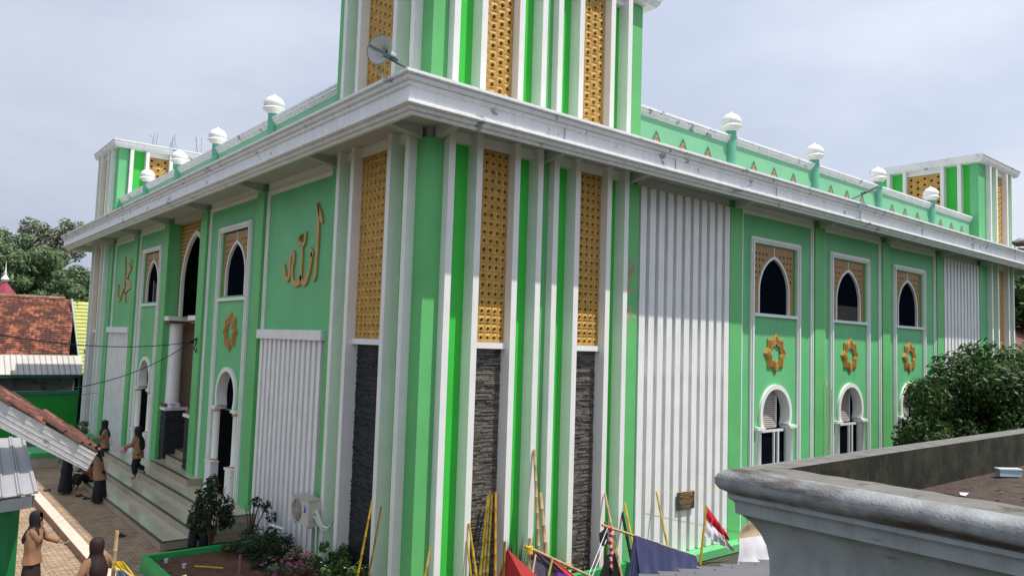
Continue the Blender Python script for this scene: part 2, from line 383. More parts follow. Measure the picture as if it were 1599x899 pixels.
# near tower: solid core
def core(x0,y0,x1,y1):
    box('tower_core', (x0,y0,0),(x1,y1,ZT1), GREENY, mq)
    obj('tower_cornice', ring_profile([(0.0,13.18),(0.30,13.20),(0.31,13.24),(0.35,13.26),(0.36,13.32),(0.38,13.34),(0.385,13.42),(0.42,13.46),(0.42,13.5),(0.0,13.54)], x0,y0,x1,y1, True), CORN, mq)
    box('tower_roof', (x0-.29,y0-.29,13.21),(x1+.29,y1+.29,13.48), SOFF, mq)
core(7.65,11.8,13.43,15.68)
def strip(mp,u0,u1,z0,z1,d=0.12): return fbo('pilaster_strip', mp,u0,u1,0.0,d,z0,z1,GREENP)
FR = [7.89,8.54,9.49,10.11,10.56,11.19,12.17,12.74]
FL = [12.05,12.71,14.21,14.86]
for (z0,z1) in ((0.0,9.098),(ZT0,ZT1-.005)):
    low = z0 == 0
    for i,u in enumerate(FR): fin(mr_, u, 0.0, 0.12 if low else z0, z1)
    for i,u in enumerate(FL): fin(ml_, u, 0.0, 0.12 if low else z0, z1)
    # corner column (proud on both faces), one piece
    box('corner_column', (7.53,11.68,z0),(7.888,12.048,z1 if not low else 8.88), GREENP, mq)
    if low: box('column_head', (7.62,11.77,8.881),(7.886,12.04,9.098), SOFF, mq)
    strip(mr_, 10.252,10.558, z0, 8.88 if low else z1-.02)
    strip(mr_, 12.882,13.43, z0, 8.88 if low else z1-.02)
    strip(ml_, 15.002,15.55, z0, 8.88 if low else z1-.02)
    # white head band between fins, 20 mm proud
    zb = 8.885 if low else 12.98
    for a,b in ((8.03,8.54),(8.68,9.49),(9.63,10.11),(10.26,10.55),(10.71,11.19),(11.33,12.17),(12.31,12.74)): fbo('head_band', mr_, a+.001,b-.001,0.0,0.14,zb,z1-.003,WHITE)
    for a,b in ((12.20,12.71),(12.86,14.21),(14.36,14.86)): fbo('head_band', ml_, a,b-.001,0.0,0.14,zb,z1-.003,WHITE)
gold_panel(mr_,'r',8.682,9.488,5.10,8.88,5,22,True)
gold_panel(ml_,'l',12.852,14.208,5.10,8.88,8,22,True)
gold_panel(mr_,'r',11.332,12.168,5.10,8.88,5,22,True)
gold_panel(mr_,'r',8.682,9.488,9.42,12.97,4,18,False,True)
gold_panel(mr_,'r',11.332,12.168,9.42,12.97,4,18,False,True)
gold_panel(ml_,'l',12.852,14.208,9.42,12.97,7,18,False,True)
for mp,a,b in ((mr_,8.682,9.488),(mr_,11.332,12.168),(ml_,12.852,14.208)):
    fbo('stone_ledge', mp, a,b,0.0,0.17,4.98,5.097,WHITE)
    veneer(mp, a,b,0.15,4.978, SLATE if mp is mr_ else SLATE2)  # sunlit face takes the lighter stone copy, shaded face the darker one
# white plinth at the foot of the walls
fbo('plinth', ml_, 15.56,19.44,0.0,0.16,0.0,0.24,mat('plinth_render',(0.52,0.48,0.42),0.8,0.1))
fbo('plinth', mr_, 13.44,34.6,0.0,0.42,0.0,0.19,GREEN)

# ---- other towers (upper parts and lower parts), same vocabulary
def tower2(mp, side, fins, golds, strips, z0, z1, low, singles=False):
    for u in fins: fin(mp, u, 0.0, z0, z1)
    for a,b in strips: strip(mp, a, b, z0, z1-(.22 if low else .02))
    for a,b,c in golds:
        if low:
            gold_panel(mp, side, a,b,5.10,8.88,c,21,False); fbo('stone_ledge', mp, a,b,0.0,0.17,4.98,5.097,WHITE); veneer(mp,a,b,0.15,4.978,SLATE2)
        else: gold_panel(mp, side, a,b,9.42,12.97,c,13,False,True)
        fbo('head_band', mp, a,b-.001,0,0.14,8.885 if low else 12.98,z1-.003,WHITE)
# far right tower X 34.7..38.4 , Y 11.8..15.68
core(34.7,11.8,38.4,15.68)
def m34(u,d,z): return (34.7-d, u, z)
for z0,z1,low in ((0.0,9.098,True),(ZT0,ZT1-.005,False)):
    tower2(mr_,'r',[35.4,36.1,37.35,37.95],[(36.242,37.348,4)],[(38.1,38.4)],z0,z1,low)
    box('corner_column', (34.58,11.68,z0),(35.398,12.0,z1 if not low else 8.88), GREEN, mq)
tower2(m34,'l',[12.28,12.95,14.5,15.2],[(13.092,14.498,5)],[],ZT0,ZT1-.005,False)
# far left tower X 7.65..11.6, Y 36.75..40.2
core(7.65,36.82,11.6,40.2)
def m36(u,d,z): return (u, 36.82-d, z)
for z0,z1,low in ((0.0,9.098,True),(ZT0,ZT1-.005,False)):
    tower2(ml_,'l',[37.3,37.95,39.3,39.9],[(38.092,39.298,5)],[],z0,z1,low)
    box('corner_column', (7.53,36.70,z0),(7.93,37.298,z1 if not low else 8.88), GREEN, mq)
tower2(m36,'r',[7.95,8.6,9.6,10.35],[(8.742,9.598,3)],[(10.6,11.5)],ZT0,ZT1-.005,False)
core(34.7,36.82,38.4,40.2)

# ---- louvred panels
def louvre(mp, u0,u1,z0,z1,n,wd, zm=None):
    par = fbo('louvre_backing', mp, u0+.001,u1-.001,-0.16,-0.12,z0+.001,z1-.001, LOUV)
    pitch = (u1-u0-wd-0.04)/(n-1); me = None
    for i in range(n):
        u = u0+0.02+i*pitch
        o = fbo('slat', mp, u,u+wd,-0.119,0.11,z0+.002,z1-.002, LOUV, par)
    if zm: fbo('cross_band', mp, u0+.01,u1-.01,-0.119,-0.02,zm[0],zm[1], LOUV, par)
    return par
louvre(mr_, 13.5,17.10,0.20,8.88,11,0.205,(4.42,4.92))
louvre(mr_, 31.02,34.56,0.20,8.88,11,0.205,(4.42,4.92))
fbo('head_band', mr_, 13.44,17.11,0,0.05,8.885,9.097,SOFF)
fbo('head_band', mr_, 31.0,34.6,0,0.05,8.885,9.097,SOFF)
for a,b in ((15.72,19.30),(32.95,36.45)):
    p = louvre(ml_, a,b,0.25,5.02,13,0.165)
    fbo('louvre_head', ml_, a-.1,b+.06,0.0,0.19,5.022,5.25, LOUV, p)

# ---- pilasters, panel mouldings
for a,b in ((17.12,17.68),(21.50,22.08),(25.93,26.50),(30.40,30.98)): fbo('pilaster', mr_, a,b,0.0,0.10,0.19,8.90,GREENP)
for a,b in ((19.46,19.96),(24.02,24.60),(28.08,28.66),(32.36,32.90),(36.5,36.81)): fbo('pilaster', ml_, a,b,0.0,0.14,0.02,8.90,GREENP)
def moulding(mp, u0,u1,z0,z1, bottom=False):
    mb = MB()
    for o,wd,dd in ((0,0.13,0.035),(0.02,0.05,0.065)):
        fb(mb, mp, u0+o,u0+o+wd,0.001,dd,z0,z1-o-wd-.001); fb(mb, mp, u1-o-wd,u1-o,0.001,dd,z0,z1-o-wd-.001)
        fb(mb, mp, u0+o,u1-o,0.001,dd,z1-o-wd,z1-o)
        if bottom: fb(mb, mp, u0+o+wd+.001,u1-o-wd-.001,0.001,dd,z0+.001,z0+wd)
    obj('panel_moulding', mb, WHITE, mq)
for a,b in ((17.685,21.495),(22.085,25.925),(26.505,30.395)):
    moulding(mr_, a,b,0.19,8.96); fbo('head_band', mr_, a,b,0,0.03,8.965,9.097,WHITE)
for a,b in ((19.965,24.015),(28.665,32.355)):
    moulding(ml_, a,b,0.62,8.96); fbo('head_band', ml_, a,b,0,0.03,8.965,9.097,WHITE)
for a,b in ((15.58,19.45),(32.91,36.49)):
    moulding(ml_, a,b,5.255,8.90); fbo('head_band', ml_, a,b,0,0.03,8.905,9.097,WHITE)

# ---- window bays
def bay(mp, c, zb, door):
    win = empty('window_bay', mp(c,0,0), None, None); link(win, mq)
    # tall white surround
    s = MB()
    for o,wd,dd in ((0,0.16,0.06),(0.05,0.055,0.10)):
        fb(s,mp,c-1.28+o,c-1.28+o+wd,0.001,dd,zb,8.25-o-wd-.001); fb(s,mp,c+1.28-o-wd,c+1.28-o,0.001,dd,zb,8.25-o-wd-.001)
        fb(s,mp,c-1.28+o,c+1.28-o,0.001,dd,8.25-o-wd,8.25-o)
    obj('surround', s, WHITE, win)
    fbo('sill', mp, c-1.11,c+1.11,-0.1,0.075,6.055,6.14,WHITE,win)
    # lattice filling with pointed opening
    G = gothic(c, 0.76, 6.141, 6.75, 7.74)
    hs = [G]
    for i in range(11):
        for j in range(11):
            cx, cz = c-1.0+0.1+i*0.18, 6.24+j*0.175
            if cz > 7.98: continue
            ad = abs(cx-c)
            zz = 9 if ad > 0.88 else None
            ok = True
            for k in range(8):
                q = (cx+.085*math.cos(k*math.pi/4), cz+.085*math.sin(k*math.pi/4))
                hw = 0.86 if q[1] < 6.75 else 0.86*max(0,1-((q[1]-6.75)/1.1)**1.75)
                if q[1] < 7.86 and abs(q[0]-c) < hw: ok = False
                if not (c-1.05 < q[0] < c+1.05 and 6.15 < q[1] < 8.04): ok = False
            if ok: hs.append([(cx+.042*math.cos(k*math.pi/3), cz+.042*math.sin(k*math.pi/3)) for k in range(6)])
    l = MB(); plate(l, rect(c-1.058,c+1.058,6.142,8.058), hs, -0.09, -0.05, mp); obj('lattice', l, BRONZE, win)
    rim = MB(); plate(rim, gothic(c,0.80,6.142,6.75,7.80), [[(x,z+0.0005 if z<6.2 else z) for x,z in gothic(c,0.745,6.142,6.75,7.72)]], -0.095, -0.02, mp)
    # rim is open at the sill
    obj('arch_rim', rim, WHITE, win)
    fbo('crown_bar', mp, c-.012,c+.012,-0.05,-0.03,7.80,8.05,WHITE,win)
    fbo('window_glass', mp, c-1.05,c+1.05,-0.115,-0.105,6.145,8.055,GLASS,win)
    # horseshoe arch
    a = MB(); plate(a, arc((c,3.36),0.81,-27,207,32)+arc((c,3.36),0.685,207,-27,32)[0:], [], -0.23, 0.07, mp); obj('arch', a, WHITE, win, smooth=True)
    for sgn in (-1,1):
        cc = c+sgn*0.81
        fbo('capital', mp, cc-.185,cc+.185,-0.22,0.12,2.94,3.02,WHITE,win)
        col = MB(); p = mp(cc,-0.05,0)
        zc0 = 1.46 if door else zb
        col.lathe(p, [(0.15,2.94),(0.16,2.90),(0.132,2.86),(0.132,zc0+.08),(0.16,zc0+.04),(0.16,zc0)][::-1], 20)
        obj('column', col, WHITE, win, smooth=True)
        if door:
            for z in (2.87,1.47):
                g = MB().lathe(mp(cc,-0.05,z), [(0.13,0),(0.165,.0),(0.165,.045),(0.13,.045)], 20); obj('gold_ring', g, GOLD2, win)
            pb = fbo('pedestal', mp, cc-.22,cc+.22,-0.28,0.15,0.60,1.40,WHITE,win)
            q = MB(); fb(q,mp,cc-.25,cc+.25,-0.28,0.18,1.401,1.46); fb(q,mp,cc-.25,cc+.25,-0.28,0.17,0.601,0.68); fb(q,mp,cc-.13,cc+.13,0.15,0.165,0.78,1.3); obj('pedestal_trim', q, WHITE, win)
    if door:
        fbo('threshold', mp, c-.60,c+.60,-0.5,0.02,0.56,0.615,NOSE,win)
        fbo('door_leaf', mp, c-.89,c+.89,-0.085,-0.07,0.62,2.93,mat('dark_door',(0.004,0.006,0.005),0.6,0.2,spec=0.0),win); fbo('window_glass', mp, c-.69,c+.69,-0.245,-0.235,2.95,4.08,GLASS,win)
    else:
        fbo('window_glass', mp, c-.69,c+.69,-0.265,-0.255,2.93,4.1,GLASS,win); fbo('window_glass', mp, c-.89,c+.89,-0.135,-0.125,0.26,2.92,GLASS,win)
        f = MB()
        for u0,u1,z0,z1 in ((c-.62,c-.57,0.27,2.84),(c+.10,c+.15,0.27,2.84),(c+.30,c+.37,0.27,2.84),(c-.62,c+.62,2.842,2.91)):
            fb(f,mp,u0,u1,-0.124,-0.07,z0,z1)
        fb(f,mp,c+.40,c+.46,-0.254,-0.21,2.95,3.86)
        obj('window_frame', f, ALU, win)
        for i in range(18):
            z = 2.95+i*0.056
            q = MB(); q.hexa([mp(c-.64,-0.25,z),mp(c+.40,-0.25,z),mp(c+.40,-0.21,z-.012),mp(c-.64,-0.21,z-.012),mp(c-.64,-0.25,z+.036),mp(c+.40,-0.25,z+.036),mp(c+.40,-0.212,z+.014),mp(c-.64,-0.212,z+.014)])
            obj('blind_slat', q, mat('blind_paint',(0.50,0.46,0.40),0.5,0.06), win)
    # star
    if door and c > 26:
        cu = MB()
        for i in range(9):
            u0 = c-.62+i*.06; fb(cu,mp,u0,u0+.058,-.103,-.098+.008*(i%2),6.15,7.0-.02*i)
        obj('curtain', cu, mat('dull_red_curtain',(0.09,0.018,0.015),0.9,0.2), win); fbo('curtain_edge', mp, c+.0,c+.07,-.103,-.092,6.15,7.0,mat('pale_curtain',(0.30,0.29,0.28),0.9),win)
        return
    if not door and abs(c-23.8) < .1: fbo('inner_panel', mp, c-.75,c+.75,-.104,-.098,6.15,6.62,mat('dim_grey_panel',(0.05,0.047,0.043),0.9,.1),win)
    for r0_,r1_,dd in ((0.57,0.505,0.035),(0.505,0.47,0.06),(0.47,0.42,0.035),(0.42,0.385,0.06),(0.385,0.335,0.035),(0.335,0.28,0.055)):
        s = MB(); cz = 5.05 if not door else 5.17
        plate(s, star_pts((c,cz),r0_), [star_pts((c,cz),r1_)], 0.001, dd, mp); obj('star_ring', s, GOLD2, win)
for c in BAYR: bay(mr_, c, 0.19, False)
for c in BAYL: bay(ml_, c, 0.602, True)

# flaked paint on the green strip beside the slats
r3 = random.Random(12)
for k in range(22):
    u = 13.16+r3.uniform(-.08,.20); z = 5.35+r3.random()**1.2*1.75; w_ = r3.uniform(.02,.07)
    pts = [(u+w_*r3.uniform(.6,1.1)*math.cos(a), z+w_*1.7*r3.uniform(.6,1.1)*math.sin(a)) for a in [i*math.pi/4 for i in range(8)]]
    q = MB(); plate(q, pts, [], 0.1202, 0.1215+.0002*k, mr_); obj('flaked_paint', q, mat('bare_pink_plaster',(0.42,0.30,0.24),0.9,0.2), mq)
# ---- portal
PC = 26.34
l = MB(); hs = [gothic(PC+0.07,1.32,5.66,6.75,8.42,14)]
plate(l, rect(24.605,28.075,5.655,8.90), hs, -0.36, -0.32, ml_); pl = obj('portal_lattice', l, BRONZE, mq)
g = MB()
for i in range(24):
    z = 5.74+i*0.135
    for (a,b) in ((24.62,28.06),):
        # horizontal ribs broken by the arch
        hw = 1.45 if z < 6.75 else 1.45*max(0,1-((z-6.75)/1.8)**1.75) if z < 8.5 else 0
        c = PC+0.07
        if hw > 0: 
            if c-hw > a+.05: fb(g, ml_, a, c-hw, -0.319,-0.29, z, z+.07)
            if c+hw < b-.05: fb(g, ml_, c+hw, b, -0.319,-0.29, z, z+.07)
        else: fb(g, ml_, a, b, -0.319,-0.29, z, z+.07)
obj('lattice_rib', g, GOLD, pl)
rim = MB(); plate(rim, gothic(PC+.07,1.42,5.657,6.75,8.58,14), [gothic(PC+.07,1.31,5.658,6.75,8.40,14)], -0.37, -0.27, ml_); obj('portal_arch_rim', rim, WHITE, mq)
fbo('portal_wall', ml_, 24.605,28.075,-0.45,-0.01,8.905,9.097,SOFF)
fbo('portal_reveal', ml_, 24.6,24.65,-0.95,-0.001,0.6,5.65,BEIGE); fbo('portal_reveal', ml_, 28.5,28.6,-2.4,-0.301,0.6,5.65,BEIGE)
for cy,a,b in ((28.05,27.55,28.55),(24.92,24.45,25.38)):
    ped = fbo('portal_pedestal', ml_, a,b,-0.62,0.0,0.6,2.44,DARK)
    for mp2, u0,u1,dd in ((ml_,a,b,0.0),):
        v = MB(); z = 0.62
        while z < 2.40:
            u = u0
            while u < u1-.01:
                q = min(rnd.uniform(.15,.4),u1-u)
                if u1-u-q < .06: q = u1-u
                fb(v, ml_, u+.002,u+q-.002,0.001,rnd.uniform(0.015,0.045),z,z+.042); u += q
            x = -0.62
            while x < -0.01:
                q = min(rnd.uniform(.15,.4),-x)
                if -x-q < .06: q = -x
                dd2 = rnd.uniform(0.015,0.045)
                v.hexa([ml_(a-dd2,x+.002,z),ml_(a-.001,x+.002,z),ml_(a-.001,x+q-.002,z),ml_(a-dd2,x+q-.002,z),ml_(a-dd2,x+.002,z+.042),ml_(a-.001,x+.002,z+.042),ml_(a-.001,x+q-.002,z+.042),ml_(a-dd2,x+q-.002,z+.042)])
                x += q
            z += 0.046
        o = obj('stone_veneer', v, SLATE2, ped); o['kind'] = 'stuff'
    fbo('pedestal_cap', ml_, a-.08,b+.08,-0.68,0.08,2.441,2.54,WHITE,ped)
    col = MB().lathe(ml_(cy,-0.30,0), [(0.25,2.65),(0.23,2.72),(0.22,5.38),(0.25,5.40),(0.25,5.46)], 28); obj('portal_column', col, WHITE, mq, smooth=True)
    fbo('column_base', ml_, cy-.36,cy+.36,-0.64,0.05,2.541,2.652,mat('brown_trim',(0.16,0.09,0.06),0.6),mq)
    fbo('column_neck', ml_, cy-.37,cy+.37,-0.66,0.06,5.40,5.50,mat('brown_trim',(0.16,0.09,0.06),0.6),mq)
    fbo('column_capital', ml_, cy-.50,cy+.50,-0.78,0.12,5.501,5.652,WHITE,mq)
# portal stair
for i in range(7):
    x0 = 7.22 if i==0 else 7.70+0.30*(i-1); z = 0.8+0.17*i
    a,b = (23.45,27.52) if i==0 else (25.42,27.5)
    s = box('stair_step', (x0,a,0.602),(9.85,b,z-.001-.0005*i), RISER, mq)
    box('step_nosing', (x0-.012,a-.01 if i==0 else a,z-.0005),(x0+.07,b,z+.014), NOSE, s)
    if i==0: box('step_tread', (x0+.07,a,z-.0005),(x0+.47,b,z+.012), TILE, s)
h = MB(); h.tube([(7.85,25.55,1.7),(7.95,25.55,2.05),(9.7,25.55,3.1)],0.022,8); h.tube([(8.0,25.55,1.0),(8.0,25.55,2.08)],0.02,8); h.tube([(9.4,25.55,1.6),(9.4,25.55,2.9)],0.02,8)
obj('handrail', h, ALU, mq, smooth=True)
pp = MB()
for i in range(5):
    a = rnd.uniform(0,1); pp.hexa([(7.72+.02*i,27.3+.01*i+a*.02,2.545+.03*i),(8.0,27.28,2.545+.03*i),(8.02,27.72,2.545+.03*i),(7.7,27.7,2.545+.03*i),(7.74,27.32,2.57+.03*i),(8.0,27.3,2.57+.03*i),(8.0,27.7,2.57+.03*i),(7.72,27.68,2.57+.03*i)])
tag(obj('paper_bundle', pp, mat('white_paper',(0.66,0.64,0.74),0.8,0.1)), 'bundle of white papers lying on the dark stone pedestal left of the portal stairs', 'papers')

# ---- roof parapets with domed posts
def parapet(mp, off, u0, u1, posts, zt=10.93):
    fbo('parapet', mp, u0,u1,-off-.15,-off,9.42,zt-.21,PARA)
    c = MB()
    for a,b,z0,z1 in ((0.02,0.02,zt-.21,zt-.17),(0.05,0.05,zt-.17,zt-.12),(0.085,0.085,zt-.12,zt-.05),(0.11,0.11,zt-.05,zt)):
        fb(c, mp, u0,u1,-off-.15-a,-off+b,z0+.0005,z1)
    obj('parapet_cap', c, CORN, mq)
    for u in posts:
        p = mp(u,-off+.02,0)
        o = obj('parapet_post', MB().lathe(p,[(0.145,9.42),(0.145,11.05)],20), mat('post_green_paint',(0.13,0.44,0.29),0.5,0.08,3,0.1), mq, smooth=True)
        obj('post_dome', MB().lathe((p[0],p[1],11.05),[(0.15,0),(0.165,.02),(0.20,.04),(0.215,.06),(0.22,.075),(0.245,.09),(0.285,.115),(0.30,.135),(0.29,.155),(0.27,.17),(0.25,.18),(0.25,.20),(0.268,.22),(0.276,.26),(0.268,.32),(0.235,.385),(0.18,.44),(0.115,.48),(0.065,.505),(0.03,.53),(0.006,.565)],28), WHITE, o, smooth=True)
parapet(mr_, 0.20, 13.44, 34.69, (17.5,21.93,26.2,30.6))
parapet(ml_, 0.10, 15.69, 36.81, (19.7,24.2,28.2,32.45))
vents = []
edges = [13.44,17.5,21.93,26.2,30.6,34.6]
for k in range(5):
    c = (edges[k]+edges[k+1])/2
    for q in (-1.05,0,1.05):
        u = c+q-.05
        v = MB(); plate(v, [(u-.26,9.98),(u+.26,9.98),(u,10.44)], [[(u-.225,10.0),(u+.225,10.0),(u,10.395)]], 0.0,0.035, lambda a,d,z: mr_(a,d-.2,z))
        t = obj('triangle_vent', v, mat('vent_frame_paint',(0.10,0.22,0.12),0.6), mq)
        b_ = MB(); plate(b_, [(u-.225,10.0),(u+.225,10.0),(u,10.395)], [], 0.002,0.008, lambda a,d,z: mr_(a,d-.2,z)); obj('vent_hollow', b_, mat('vent_brown',(0.16,0.07,0.04),0.8), t)
        o_ = MB()
        for cx,cz in ((u,10.13),(u-.11,10.07),(u+.11,10.07),(u-.05,10.2),(u+.05,10.2),(u,10.29)):
            plate(o_, star_pts((cx,cz),.062,4,.6), [], 0.009,0.028, lambda a,d,z: mr_(a,d-.2,z))
        obj('vent_ornament', o_, mat('vent_pink',(0.46,0.27,0.20),0.7), t)

# ---- calligraphy: strokes with changing width, extruded proud of the wall
def stroke(mb, pts, ws, d0, d1, mp, sub=4):
    P = [Vector(p) for p in pts]; Q = []; Wd = []
    for i in range(len(P)-1):
        p0 = P[max(i-1,0)]; p1 = P[i]; p2 = P[i+1]; p3 = P[min(i+2,len(P)-1)]
        for k in range(sub):
            t = k/sub
            Q.append(0.5*((2*p1)+(p2-p0)*t+(2*p0-5*p1+4*p2-p3)*t*t+(-p0+3*p1-3*p2+p3)*t**3)); Wd.append(ws[i]*(1-t)+ws[i+1]*t)
    Q.append(P[-1]); Wd.append(ws[-1])
    n = len(Q); vs = []; fs = []
    for i,q in enumerate(Q):
        d = (Q[min(i+1,n-1)]-Q[max(i-1,0)]).normalized(); nn = Vector((-d.y,d.x))*Wd[i]/2
        for a,dd in ((q+nn,d0),(q-nn,d0),(q-nn,d1),(q+nn,d1)): vs.append(mp(a.x,dd,a.y))
    for i in range(n-1):
        for k in range(4): fs.append((i*4+k, i*4+(k+1)%4, (i+1)*4+(k+1)%4, (i+1)*4+k))
    fs += [(3,2,1,0), tuple((n-1)*4+k for k in range(4))]
    mb.add(vs,fs)
C1 = [([(16.429, 8.227), (16.381, 8.017), (16.344, 7.479), (16.355, 6.948), (16.367, 6.524), (16.447, 6.38)], [0.024, 0.192, 0.192, 0.192, 0.16, 0.032]), ([(16.44, 8.212), (16.29, 7.953), (16.175, 7.77), (16.133, 7.713)], [0.034, 0.204, 0.17, 0.051]), ([(16.699, 7.176), (16.572, 7.037), (16.667, 7.012)], [0.045, 0.15, 0.15]), ([(16.65, 7.075), (16.649, 6.86), (16.742, 6.596), (16.917, 6.389), (17.098, 6.407), (17.168, 6.564), (17.157, 6.892), (17.158, 7.112), (17.149, 7.249)], [0.16, 0.176, 0.208, 0.272, 0.192, 0.176, 0.16, 0.16, 0.064]), ([(17.139, 6.535), (17.265, 6.403), (17.51, 6.369), (17.66, 6.504), (17.679, 6.757), (17.62, 7.033), (17.69, 7.162), (17.807, 7.018), (17.836, 6.822), (17.835, 6.596), (17.93, 6.488), (18.047, 6.538), (18.141, 6.725), (18.19, 6.888)], [0.165, 0.255, 0.21, 0.165, 0.165, 0.18, 0.135, 0.15, 0.165, 0.165, 0.18, 0.165, 0.15, 0.045]), ([(17.0, 7.604), (17.017, 7.43), (17.09, 7.294), (17.185, 7.334), (17.212, 7.558), (17.216, 7.381), (17.328, 7.335), (17.389, 7.407), (17.366, 7.544)], [0.044, 0.11, 0.132, 0.11, 0.055, 0.11, 0.121, 0.099, 0.044]), ([(17.384, 7.473), (17.478, 7.386)], [0.036, 0.12])]
C2 = [([(34.721, 8.174), (34.636, 7.785), (34.574, 7.304), (34.571, 6.946), (34.397, 6.585), (34.104, 6.224)], [0.06, 0.24, 0.26, 0.26, 0.26, 0.06]), ([(33.788, 7.982), (33.549, 7.867), (33.517, 7.749), (33.736, 7.703), (33.91, 7.831), (33.785, 7.97)], [0.128, 0.16, 0.16, 0.16, 0.144, 0.128]), ([(33.556, 7.722), (33.703, 7.585), (33.963, 7.51), (34.042, 7.367), (34.249, 7.259), (34.048, 7.132), (33.606, 7.055), (33.442, 6.962), (33.6, 6.863), (34.009, 6.82), (34.333, 6.701), (34.734, 6.833)], [0.2, 0.2, 0.22, 0.24, 0.26, 0.24, 0.24, 0.24, 0.24, 0.24, 0.24, 0.2]), ([(34.711, 7.011), (34.841, 6.777), (35.063, 6.514), (35.356, 6.401), (35.589, 6.589), (35.635, 6.834), (35.546, 7.056)], [0.18, 0.198, 0.216, 0.216, 0.198, 0.18, 0.054])]
for C_, nm in ((C1,'calligraphy_letter'),(C2,'calligraphy_letter')):
    for pts, ws in C_:
        s = MB(); stroke(s, pts, [w*.68 for w in ws], 0.003, 0.045, ml_); obj(nm, s, GOLD2, mq)

# ---- entrance steps
st = empty('entrance_steps', (5.3,26,0), 'three long cream tiled steps with dark edges in front of the portal', 'steps')
SY0, SY1 = 19.08, 33.2
XS = [(5.35,0.2),(6.02,0.4),(6.70,0.6)]
box('step_core', (5.37,SY0+.02,0),(7.64,SY1,0.188), CONC, st)
box('step_core', (6.04,SY0+.02,0.188),(7.64,SY1,0.388), CONC, st)
box('step_core', (6.72,SY0+.02,0.388),(7.64,SY1,0.588), CONC, st)
for k,(x,z) in enumerate(XS):
    xe = XS[k+1][0] if k < 2 else 7.64
    n = 34; L_ = (SY1-SY0)/n; m0 = None
    for i in range(n):
        if m0 is None:
            t = obj('riser_tile', MB().box((0,0.003,0),(0.02,L_-.003,0.185)), RISER, st, loc=(x,SY0+i*L_,z-.2)); m0 = t.data
        else: obj('riser_tile', None, None, st, loc=(x,SY0+i*L_,z-.2), mesh=m0)
    obj('nosing', MB().box((x-.008,SY0-.008,z-.014),(x+.075,SY1,z+.001)).box((x+.0755,SY0-.008,z-.014),(xe,SY0+.075,z+.001)), NOSE, st)
    n = 23; L_ = (SY1-SY0-.078)/n; m0 = None
    for i in range(n):
        lx, y = (x+.078, SY0+.078+i*L_)
        if m0 is None:
            t = obj('tread_tile', MB().box((0,0.0015,0),(xe-x-.08,L_-.0015,0.012)), TILE, st, loc=(lx,y,z-.012)); m0 = t.data
        else: obj('tread_tile', None, None, st, loc=(lx,y,z-.012), mesh=m0)
    me0 = None
    n = max(1, round((7.64-x)/.4))
    for i in range(n):
        w_ = (7.64-x-.03)/n
        box('side_tile', (x+.02+i*w_+.002,SY0,z-.2+.001),(x+.02+(i+1)*w_-.002,SY0+.019,z-.0145), RISER, st)

# ---- AC outdoor unit on the left facade
ac = empty('air_conditioner_unit', (7.2,15.4,1.1), 'beige outdoor air conditioner unit hanging in front of the white slats beside the corner tower', 'air conditioner')
ACM = mat('air_conditioner_casing',(0.56,0.55,0.48),0.4,0.04); 
AX0,AX1,AY0,AY1,AZ0,AZ1 = 7.08,7.38,14.98,15.84,1.16,1.70
b = box('casing', (AX0,AY0,AZ0),(AX1,AY1,AZ1-.03), ACM, ac)
box('top_panel', (AX0-.01,AY0-.01,AZ1-.03),(AX1+.01,AY1+.01,AZ1), mat('air_conditioner_top',(0.42,0.42,0.35),0.5,0.08), ac)
g = MB(); gy, gz = 15.54, 1.42
g.add([(AX0-.004, gy+.24*math.cos(2*math.pi*k/24), gz+.24*math.sin(2*math.pi*k/24)) for k in range(24)], [tuple(range(24))]); obj('fan_hollow', g, mat('fan_dark',(0.16,0.12,0.12),0.7), ac)
g = MB()
for k in range(1,8):
    r_ = .03*k+.02; g.tube([(AX0-.012, gy+r_*math.cos(2*math.pi*q/24), gz+r_*math.sin(2*math.pi*q/24)) for q in range(25)],0.0035,4,False)
for k in range(8): g.tube([(AX0-.014,gy,gz),(AX0-.014,gy+.24*math.cos(k*math.pi/4),gz+.24*math.sin(k*math.pi/4))],0.004,4)
obj('fan_grille', g, ACM, ac)
s = MB(); s.box((AX0-.004,15.11,1.42),(AX0-.0005,15.21,1.58)); obj('logo_plate', s, mat('blue_badge',(0.03,0.07,0.42),0.4,0), ac)
s = MB(); stroke(s, [(15.20,1.45),(15.175,1.53),(15.14,1.565),(15.12,1.55)],[.012,.02,.018,.008], 0, 0.004, lambda u,d,z:(AX0-.005-d,u,z)); obj('logo_mark', s, WHITE, ac)
box('side_cover', (AX0+.05,AY0-.03,1.28),(AX1-.04,AY0-.001,1.62), ACM, ac)
obj('wall_bracket', MB().box((AX0+.02,AY0+.1,1.10),(7.50,AY0+.14,1.155)), ALU, ac); obj('wall_bracket', MB().box((AX0+.02,AY1-.14,1.10),(7.50,AY1-.10,1.155)), ALU, ac)
h = MB(); h.tube([(7.2,14.97,1.42),(7.2,14.86,1.50),(7.22,14.78,1.40),(7.26,14.68,1.22),(7.32,14.55,1.20),(7.42,14.42,1.4),(7.5,14.38,1.75)],0.035,8); h.tube([(7.2,14.97,1.35),(7.2,14.88,1.38),(7.23,14.8,1.25),(7.28,14.7,1.15),(7.36,14.56,1.15)],0.03,8)
obj('pipe', h, mat('pipe_lagging',(0.62,0.64,0.56),0.7,0.06), ac, smooth=True)
h = MB(); h.tube([(7.25,14.94,1.2),(7.27,14.94,0.45)],0.02,8); obj('drain_pipe', h, ALU, ac)

